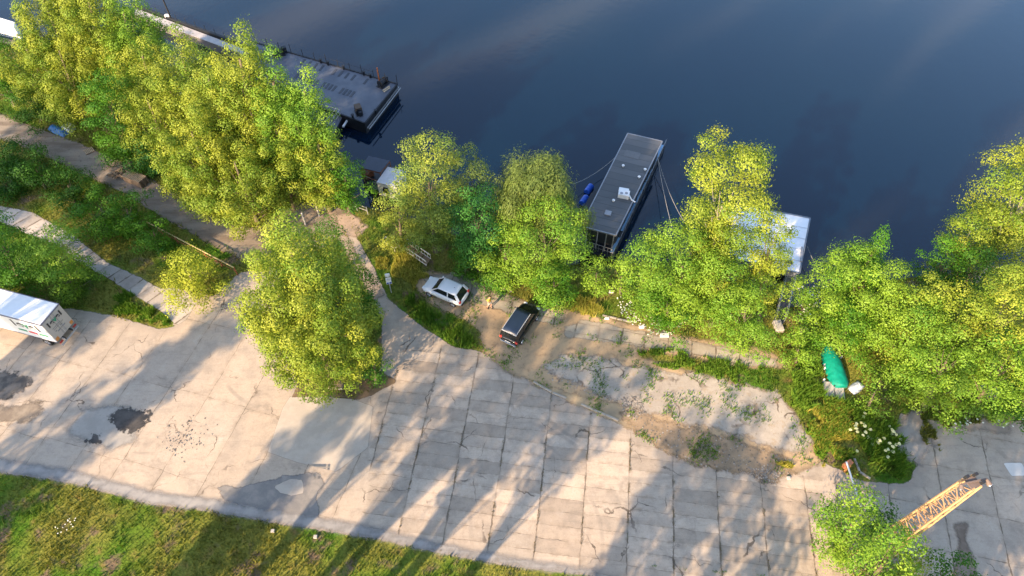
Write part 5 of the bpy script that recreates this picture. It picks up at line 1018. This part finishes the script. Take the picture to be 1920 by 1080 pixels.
# gangway to the white houseboat
ga, gb = g(1479, 524, -1.4), g(1460, 604, 0.15); gw = empty('gangway', (gb.x, gb.y, gb.z), 0, 'narrow gangway with handrails leading to the white roofed houseboat', 'gangway')
a, b = ga-gb, Vector((0, 0, 0)); MB().bar(b, a, 0.85, 0.08).build('walkway', M('dark_planks', (0.075, 0.07, 0.07), 0.8, var=0.4), gw)
for s in (-0.42, 0.42): railing(gw, [b+Vector((s, 0, 0)), a+Vector((s, 0, 0))], 0.95, 6, galv, 0.025)
p = g(1458, 614); e = empty('stone_landing', (p.x, p.y, 0), R_(5), 'pale stone block at the land end of the gangway', 'block'); MB().box((0, 0, 0.12), (0.65, 1.05, 0.5)).build('block', concrete_o, e, bevel=0.04)
p = g(1474, 528, -1.3); e = empty('canoe', (p.x, p.y, -1.5), R_(70), 'orange brown canoe lying by the white houseboat entrance', 'canoe')
f = MB(); n = 9
for i in range(n):
    q = i/(n-1); w = 0.33*math.sin(math.pi*q)**0.6+0.02; x = -1.3+2.6*q; f.v += [(x, -w, 0.32), (x, -w*0.7, 0.05), (x, w*0.7, 0.05), (x, w, 0.32), (x, 0, 0.38)]
f.f += [(i*5+j, i*5+(j+1) % 5, (i+1)*5+(j+1) % 5, (i+1)*5+j) for i in range(n-1) for j in range(5)]; f.build('hull', M('canoe_orange', (0.30, 0.12, 0.04), 0.5), e, smooth=True)
# mooring ropes
def rope(px0, z0, px1, z1, sag, lb, r=0.028):
    a = g(*px0, z0); b = g(*px1, z1); pts = [a.lerp(b, i/10)-a-Vector((0, 0, sag*4*(i/10)*(1-i/10))) for i in range(11)]
    e = MB().path(pts, r).build('mooring_rope', rope_m); e.location = a; tag(e, lb, 'rope', 'mooring ropes of the houseboats')
rope((1156, 293), -1.2, (1075, 345), -1.0, 0.5, 'mooring rope from the left side of the dark houseboat to the bank')
rope((1233, 295), -1.2, (1264, 440), -0.2, 0.4, 'nearer of two mooring ropes right of the dark houseboat')
rope((1234, 298), -1.2, (1300, 440), -0.2, 0.9, 'slacker right hand one of two ropes right of the dark houseboat')
rope((1514, 462), -1.2, (1545, 515), -0.8, 0.3, 'short mooring rope at the right side of the white roofed houseboat')

# ---- banks and yard: smaller things
# pipe rail fence
fa, fb = g(283, 430), g(446, 516); pf = empty('pipe_fence', fa, 0, 'rusty pale pipe rail on posts between gravel track and panel lane', 'fence'); d = fb-fa
yp = M('faded_yellow_pipe', (0.42, 0.33, 0.16), 0.6, var=0.3)
for z in (1.05, 0.55): MB().tube((0, 0, z), d+Vector((0, 0, z)), 0.055 if z > 1 else 0.04, None, 8).build('rail', yp if z > 1 else rust, pf)
for k in range(7): p = d*(k/6); MB().tube(p, p+Vector((0, 0, 1.08)), 0.05, 0.05, 8).build('post', rust, pf)
# wire fence by the workboat
wa, wbb = g(612, 374), g(690, 402); wf = empty('wire_fence', wa, 0, 'low wire fence along the bank left of the golden willow', 'fence'); d = wbb-wa
for z in (0.9, 0.5): MB().tube((0, 0, z), d+Vector((0, 0, z)), 0.03, None, 5).build('wire', galv, wf)
for k in range(5): p = d*(k/4); MB().tube(p, p+Vector((0, 0, 0.95)), 0.04, 0.04, 6).build('post', galv, wf)
for px, py, h, lb in ((593, 386, 1.5, 'pale gate post at the far left of the four by the track end'), (599, 405, 1.8, 'pale gate post in the middle of the group by the track end'), (611, 394, 1.9, 'thicker pale gate post nearest the wire fence'), (573, 421, 1.5, 'pale gate post close to the big yard tree top')):
    p = g(px, py); e = empty('gate_post', p, 0, lb, 'post', 'pale posts at the end of the gravel track')
    MB().tube((0, 0, 0), (0, 0, h), 0.085, 0.08, 10).build('shaft', concrete_o, e); MB().tube((0, 0, h), (0, 0, h+0.06), 0.10, 0.06, 10).build('cap', galv, e)
# lying steel gangway and pipe frame
a0, a1, b0, b1 = g(764, 458), g(808, 488), g(752, 467), g(800, 500); e = empty('steel_gangway', b1, 0, 'long pale metal gangway lying on the grass above the sign', 'gangway')
c0, c1, d0, d1 = a0-b1, a1-b1, b0-b1, b1-b1
for p, q in ((c0, c1), (d0, d1)):
    f = MB(); up = Vector((0, 0, 0.75)); f.tube(p+up, q+up, 0.05); f.tube(p+Vector((0, 0, 0.2)), q+Vector((0, 0, 0.2)), 0.04)
    for k in range(9): r_ = p.lerp(q, k/8); f.tube(r_+Vector((0, 0, 0.2)), r_+up, 0.022, None, 6)
    f.build('side_rail', M('cream_paint', (0.62, 0.58, 0.50), 0.5, var=0.15), e)
f = MB()
for k in range(24): q = k/23; 
for k in range(24):
    q = (k+0.5)/24
    if k in (9, 13, 17): continue
    f.bar(c0.lerp(c1, q)+Vector((0, 0, 0.2)), d0.lerp(d1, q)+Vector((0, 0, 0.2)), 0.09, 0.04)
f.build('planks', wood, e)
pts = [g(725, 452), g(751, 469), g(741, 474), g(718, 459)]; e = empty('pipe_stand', pts[0], 0, 'low pale pipe frame left of the lying metal gangway', 'frame'); pts = [p-pts[0] for p in pts]
f = MB(); up = Vector((0, 0, 0.6))
for i in range(4): f.tube(pts[i]+up, pts[(i+1) % 4]+up, 0.03, None, 6); f.tube(pts[i], pts[i]+up, 0.03, None, 6)
f.build('frame', galv, e)
# pallets, firewood and the blue sheet by the track
def pallet(px, py, rz, n, lb, w=1.2, dd=1.0, base=0.0):
    p = g(px, py); e = empty('wooden_pallet', (p.x, p.y, base), rz, lb, 'pallet', 'pallets stacked beside the gravel track')
    for lv in range(n):
        z = lv*0.15; 
        f = MB()
        for k in range(6): f.box((-w/2+w*(k+0.5)/6, 0, z+0.135), (w/6*0.62, dd, 0.022))
        f.build('top_boards', wood_pale if lv == n-1 else wood, e)
        f = MB()
        for yy in (-dd/2+0.05, 0, dd/2-0.05): f.box((0, yy, z+0.07), (w, 0.09, 0.09))
        f.build('bearers', wood, e)
pallet(249, 338, R_(-27), 5, 'left stack of brown slatted pallets beside the track'); pallet(266, 345, R_(-27), 6, 'right stack of pale slatted pallets beside the track')
pallet(168, 284, R_(40), 1, 'single small pallet lying by the track below the blue sheet', 0.9, 0.8)
def logpile(px, py, n, lb):
    p = g(px, py); f = MB(); rr = random.Random(3)
    e = empty('firewood_pile', (p.x, p.y, 0), 0.2, lb, 'woodpile')
    for k in range(n):
        a = rr.random()*6.28; z = 0.08+0.5*rr.random()*(1-k/n*0.3); x = rr.uniform(-0.8, 0.8); y = rr.uniform(-0.6, 0.6); l = rr.uniform(0.25, 0.6)
        f.tube((x, y, z), (x+l*math.cos(a), y+l*math.sin(a), z+rr.uniform(-0.15, 0.25)), rr.uniform(0.03, 0.08), None, 6)
    tag(f.build('logs', wood, e), kind='stuff')
logpile(228, 330, 70, 'loose heap of broken firewood left of the pallet stacks')
def drape(name, px, py, L, Wd, H, rz, mat, lb, cat, seed=1, z0=0.0, n=26):
    p = g(px, py); e = empty(name, (p.x, p.y, z0), rz, lb, cat); r = np.random.RandomState(seed); V = []; 
    for i in range(n):
        for j in range(n//2):
            u = i/(n-1)*2-1; v = j/(n//2-1)*2-1; k = max(0, 1-abs(u)**3.5)*max(0, 1-abs(v)**2.6)
            V.append((u*L/2, v*Wd/2*(0.75+0.25*(1-u*u)), 0.02+H*k*(0.85+0.3*float(vnoise(np.array([u*3+seed]), np.array([v*3.0]), 1.5)[0]))+0.05*r.rand()*k))
    m_ = n//2; F = [(i*m_+j, (i+1)*m_+j, (i+1)*m_+j+1, i*m_+j+1) for i in range(n-1) for j in range(m_-1)]
    f = MB(); f.v = V; f.f = F; return e, f.build('sheet', mat, e, smooth=True)
drape('blue_tarpaulin', 110, 246, 2.6, 1.0, 0.5, R_(-30), M('blue_tarp', (0.03, 0.13, 0.33), 0.5), 'blue tarpaulin over a low heap at the upper left track edge', 'tarpaulin')
p = g(132, 244); e = empty('white_box', (p.x, p.y, 0), R_(-20), 'small white open box beside the blue tarpaulin', 'box')
f = MB(); w_ = 0.9
for s in (-1, 1): f.box((s*0.4, 0, 0.35), (0.06, 0.8, 0.7)); f.box((0, s*0.4, 0.35), (0.8, 0.06, 0.7))
f.build('sides', white_paint, e); MB().box((0, 0, 0.06), (0.74, 0.74, 0.08)).build('bottom', rubber, e)
# green covered boat
teal = M('teal_tarp', (0.0, 0.24, 0.17), 0.6, var=0.4, sc=3.5, bump=0.5)
gb_ = g(1562, 690); gbt = empty('covered_boat', (gb_.x, gb_.y, 0), R_(91), 'boat under a bright green cover lying among the weeds', 'boat')
V = []; n = 30; k_ = 14; rr = np.random.RandomState(4)
for i in range(n):
    u = i/(n-1); w = 0.74*min(1, (u*9+0.15)**0.35 if u < 0.5 else 1)*(1 if u < 0.55 else math.sqrt(max(0.05, 1-((u-0.55)/0.47)**2))); H_ = 0.74*(0.75+0.25*math.sin(u*3.1))*(0.97+0.025*math.sin(u*9+2))
    for j in range(k_):
        v = j/(k_-1)*2-1; V.append((-1.9+3.8*u, w*v*(1+0.10*max(0, abs(v)-0.8)*math.sin(i*1.9)*4), H_*(1-abs(v)**2.4)**0.6*(0.95+0.07*rr.rand())+0.06))
f = MB(); f.v = V; f.f = [(i*k_+j, (i+1)*k_+j, (i+1)*k_+j+1, i*k_+j+1) for i in range(n-1) for j in range(k_-1)]; f.f.append(tuple(range(k_))); f.build('cover', teal, gbt, smooth=True)
MB().prism([(-1.8, -0.55), (0.8, -0.55), (1.7, 0), (0.8, 0.55), (-1.8, 0.55)], 0.03, 0.35).build('hull', dark_steel, gbt)
for i, (px, py) in enumerate(((1545, 686), (1545, 692), (1544, 714), (1576, 671), (1577, 689), (1577, 700), (1580, 701), (1578, 710), (1573, 716))):
    p = g(px, py); e = empty('water_jug', (p.x, p.y, 0), 0, 'white plastic jug weighing down the edge of the green boat cover', 'jug', 'white jugs around the green boat cover')
    MB().tube((0, 0, 0), (0, 0, 0.24), 0.10, 0.09, 8).build('bottle', white_paint, e, bevel=0.02); MB().tube((0, 0, 0.24), (0, 0, 0.31), 0.035, None, 6).build('cap', white_paint, e)
for px, py, rz, lb in ((1554, 731, 84, 'left worn concrete slab at the end of the covered boat'), (1572, 737, 80, 'right worn concrete slab at the end of the covered boat')):
    p = g(px, py); e = empty('concrete_slab', (p.x, p.y, 0), R_(rz), lb, 'slab', 'two slabs at the end of the covered boat'); MB().box((0, 0, 0.09), (1.30, 0.80, 0.18)).build('block', concrete_o, e, bevel=0.03)
drape('plastic_sheet', 1605, 727, 1.3, 0.8, 0.25, R_(35), M('grey_plastic', (0.52, 0.58, 0.66), 0.4, var=0.3, sc=4), 'crumpled pale plastic sheet right of the covered boat', 'plastic sheet', 7)
p = g(1850, 741); e = empty('metal_sheet', (p.x, p.y, 0.0), R_(-28), 'grey metal sheet leaning under the right hand trees', 'sheet')
MB().box((0, 0.1, 0.45), (1.5, 0.9, 0.03), m=Matrix.Rotation(R_(25), 4, 'X')).build('panel', grey_steel, e); MB().box((0, -0.36, 0.23), (1.5, 0.08, 0.05)).build('edge_batten', wood_pale, e)
# white boulder and plastic bits
for px, py, sx, sy, lb in ((1246, 629, 0.85, 0.40, 'bright white flat slab on the grass below the white flowers'), (1146, 548, 0.45, 0.25, 'small white sack under the yellow-green shrub'), (1138, 598, 0.45, 0.16, 'thin white board on the edge of the dirt road'), (1203, 614, 0.5, 0.22, 'pale broken stone left of the bright white slab')):
    p = g(px, py); f = MB(); f.prism([(-sx/2, -sy/2), (sx/2*0.8, -sy/2*1.1), (sx/2, sy/2*0.7), (0, sy/2), (-sx/2*0.9, sy/2*0.8)], 0, 0.14, 0.85); o = f.build('white_slab', white_paint, bevel=0.02); o.location = (p.x, p.y, 0.02); tag(o, lb, 'slab')
for px, py, lb in ((512, 996, 'small grey stone marker at the grass edge, left one'), (592, 1007, 'small white marker block at the grass edge, right one'), (1478, 897, 'pale square cover stone at the yard corner near the boom gate')):
    p = g(px, py); o = MB().prism([(-0.13, -0.12), (0.13, -0.12), (0.13, 0.12), (-0.13, 0.12)], 0, 0.16, 0.9).build('marker_block', concrete_o, bevel=0.02); o.location = (p.x, p.y, 0); tag(o, lb, 'marker')
p = g(631, 724); e = empty('concrete_box', (p.x, p.y, 0), R_(-2), 'low brown concrete box with pale front edge under the big yard tree', 'box')
MB().box((0, 0.1, 0.2), (1.15, 0.95, 0.4)).build('box', M('brown_concrete', (0.27, 0.20, 0.15), 0.9), e, bevel=0.02); MB().box((0, -0.42, 0.36), (1.2, 0.08, 0.12)).build('front_edge', M('pale_edge', (0.60, 0.52, 0.38), 0.8), e)
# kerbs
def kerb(pts, lb, w=0.16, h=0.10, mat=None):
    ps = [g(*q) for q in pts]; f = MB(); rr = random.Random(7)
    for a, b in zip(ps[:-1], ps[1:]):
        n = max(1, int((b-a).length/0.95))
        for k in range(n):
            if rr.random() < 0.08: continue
            j = Vector((rr.uniform(-.02, .02), rr.uniform(-.02, .02), rr.uniform(-.02, .01))); f.bar(a.lerp(b, k/n)+j+Vector((0, 0, h/2)), a.lerp(b, (k+0.96)/n)+j+Vector((0, 0, h/2)), w, h)
    tag(f.build('kerb', mat or M('kerb_stone', (0.36, 0.32, 0.27), 0.9, var=0.2), bevel=0.015), kind='structure')
kerb([(1000, 716), (1036, 736), (1090, 758), (1160, 789)], '')
kerb([(845, 512), (905, 526), (960, 548)], ''); kerb([(1130, 592), (1185, 604)], '')
kerb([(1602, 860), (1612, 885), (1632, 898)], '')
# boom gate
p = g(1592, 874); bg_ = empty('boom_gate', (p.x, p.y, 0), 0, 'white boom gate bar with orange base at the right hand yard entrance', 'gate')
e1 = g(1587, 866, 1.0)-Vector((p.x, p.y, 0)); e2 = g(1614, 950, 1.0)-Vector((p.x, p.y, 0))
MB().tube(e1, e2, 0.065, 0.05, 10).build('bar', white_paint, bg_); MB().tube((e1.x+0.15, e1.y-0.3, 0), (e1.x+0.15, e1.y-0.3, 1.05), 0.09, None, 10).build('post', orange_paint, bg_)
MB().box((e1.x+0.35, e1.y+0.1, 0.35), (0.7, 0.35, 0.5), 0.5).build('counterweight', M('faded_orange', (0.55, 0.20, 0.10), 0.7), bg_, bevel=0.04)
# lattice floodlight mast
mb_ = g(1606, 1060); HM = solve_h(mb_.y, 905); top_ = Vector((mb_.x, mb_.y, HM)); mast = empty('lattice_mast', mb_, R_(20), 'orange lattice mast with lamps rising out of the foreground trees', 'mast')
dt = depth_of(top_); print('mast h', HM, 'top px', 960+FPX*top_.x/dt)
mast_paint = M('mast_paint', (0.55, 0.33, 0.17), 0.55, var=0.25, sc=4); w0, w1 = 0.62, 0.30
cor = lambda k, z: Vector(((1 if k in (0, 3) else -1)*(w0+(w1-w0)*z/HM), (1 if k < 2 else -1)*(w0+(w1-w0)*z/HM), z))
for k in range(4): MB().bar(cor(k, 0), cor(k, HM), 0.085).build('chord', mast_paint, mast)
f = MB(); n = 22
for i in range(n):
    z0, z1 = HM*i/n, HM*(i+1)/n
    for k in range(4):
        k2 = (k+1) % 4; f.bar(cor(k, z0), cor(k2, z0), 0.04); f.bar(cor(k, z0) if i % 2 else cor(k2, z0), cor(k2, z1) if i % 2 else cor(k, z1), 0.045)
f.build('bracing', M('brace_orange', (0.40, 0.25, 0.14), 0.6, var=0.4, sc=5), mast)
f = MB(); f.box((0, 0, HM+0.05), (0.6, 0.5, 0.06)); f.bar((-0.7, 0.1, HM+0.15), (0.7, -0.1, HM+0.15), 0.07); f.build('platform', M('lamp_housing', (0.16, 0.12, 0.10), 0.7), mast)
for s in (-1, 1):
    lm = MB().tube((s*0.68, -s*0.1, HM+0.15), (s*0.74, -s*0.15-0.22, HM+0.0), 0.07, 0.14, 12).build('lamp', M('lamp_housing', (0.16, 0.12, 0.10), 0.7), mast); MB().tube((s*0.74, -s*0.15-0.23, HM-0.005), (s*0.745, -s*0.15-0.26, HM-0.015), 0.13, None, 12).build('lens', chrome, lm)
for x, y in ((0.3, 0.25), (-0.2, 0.3), (0.35, -0.2)): MB().box((x, y, HM+0.2), (0.18, 0.14, 0.24)).build('junction_box', dark_steel, mast)
print('faces', sum(len(o.data.polygons) for o in bpy.data.objects if o.type == 'MESH'))
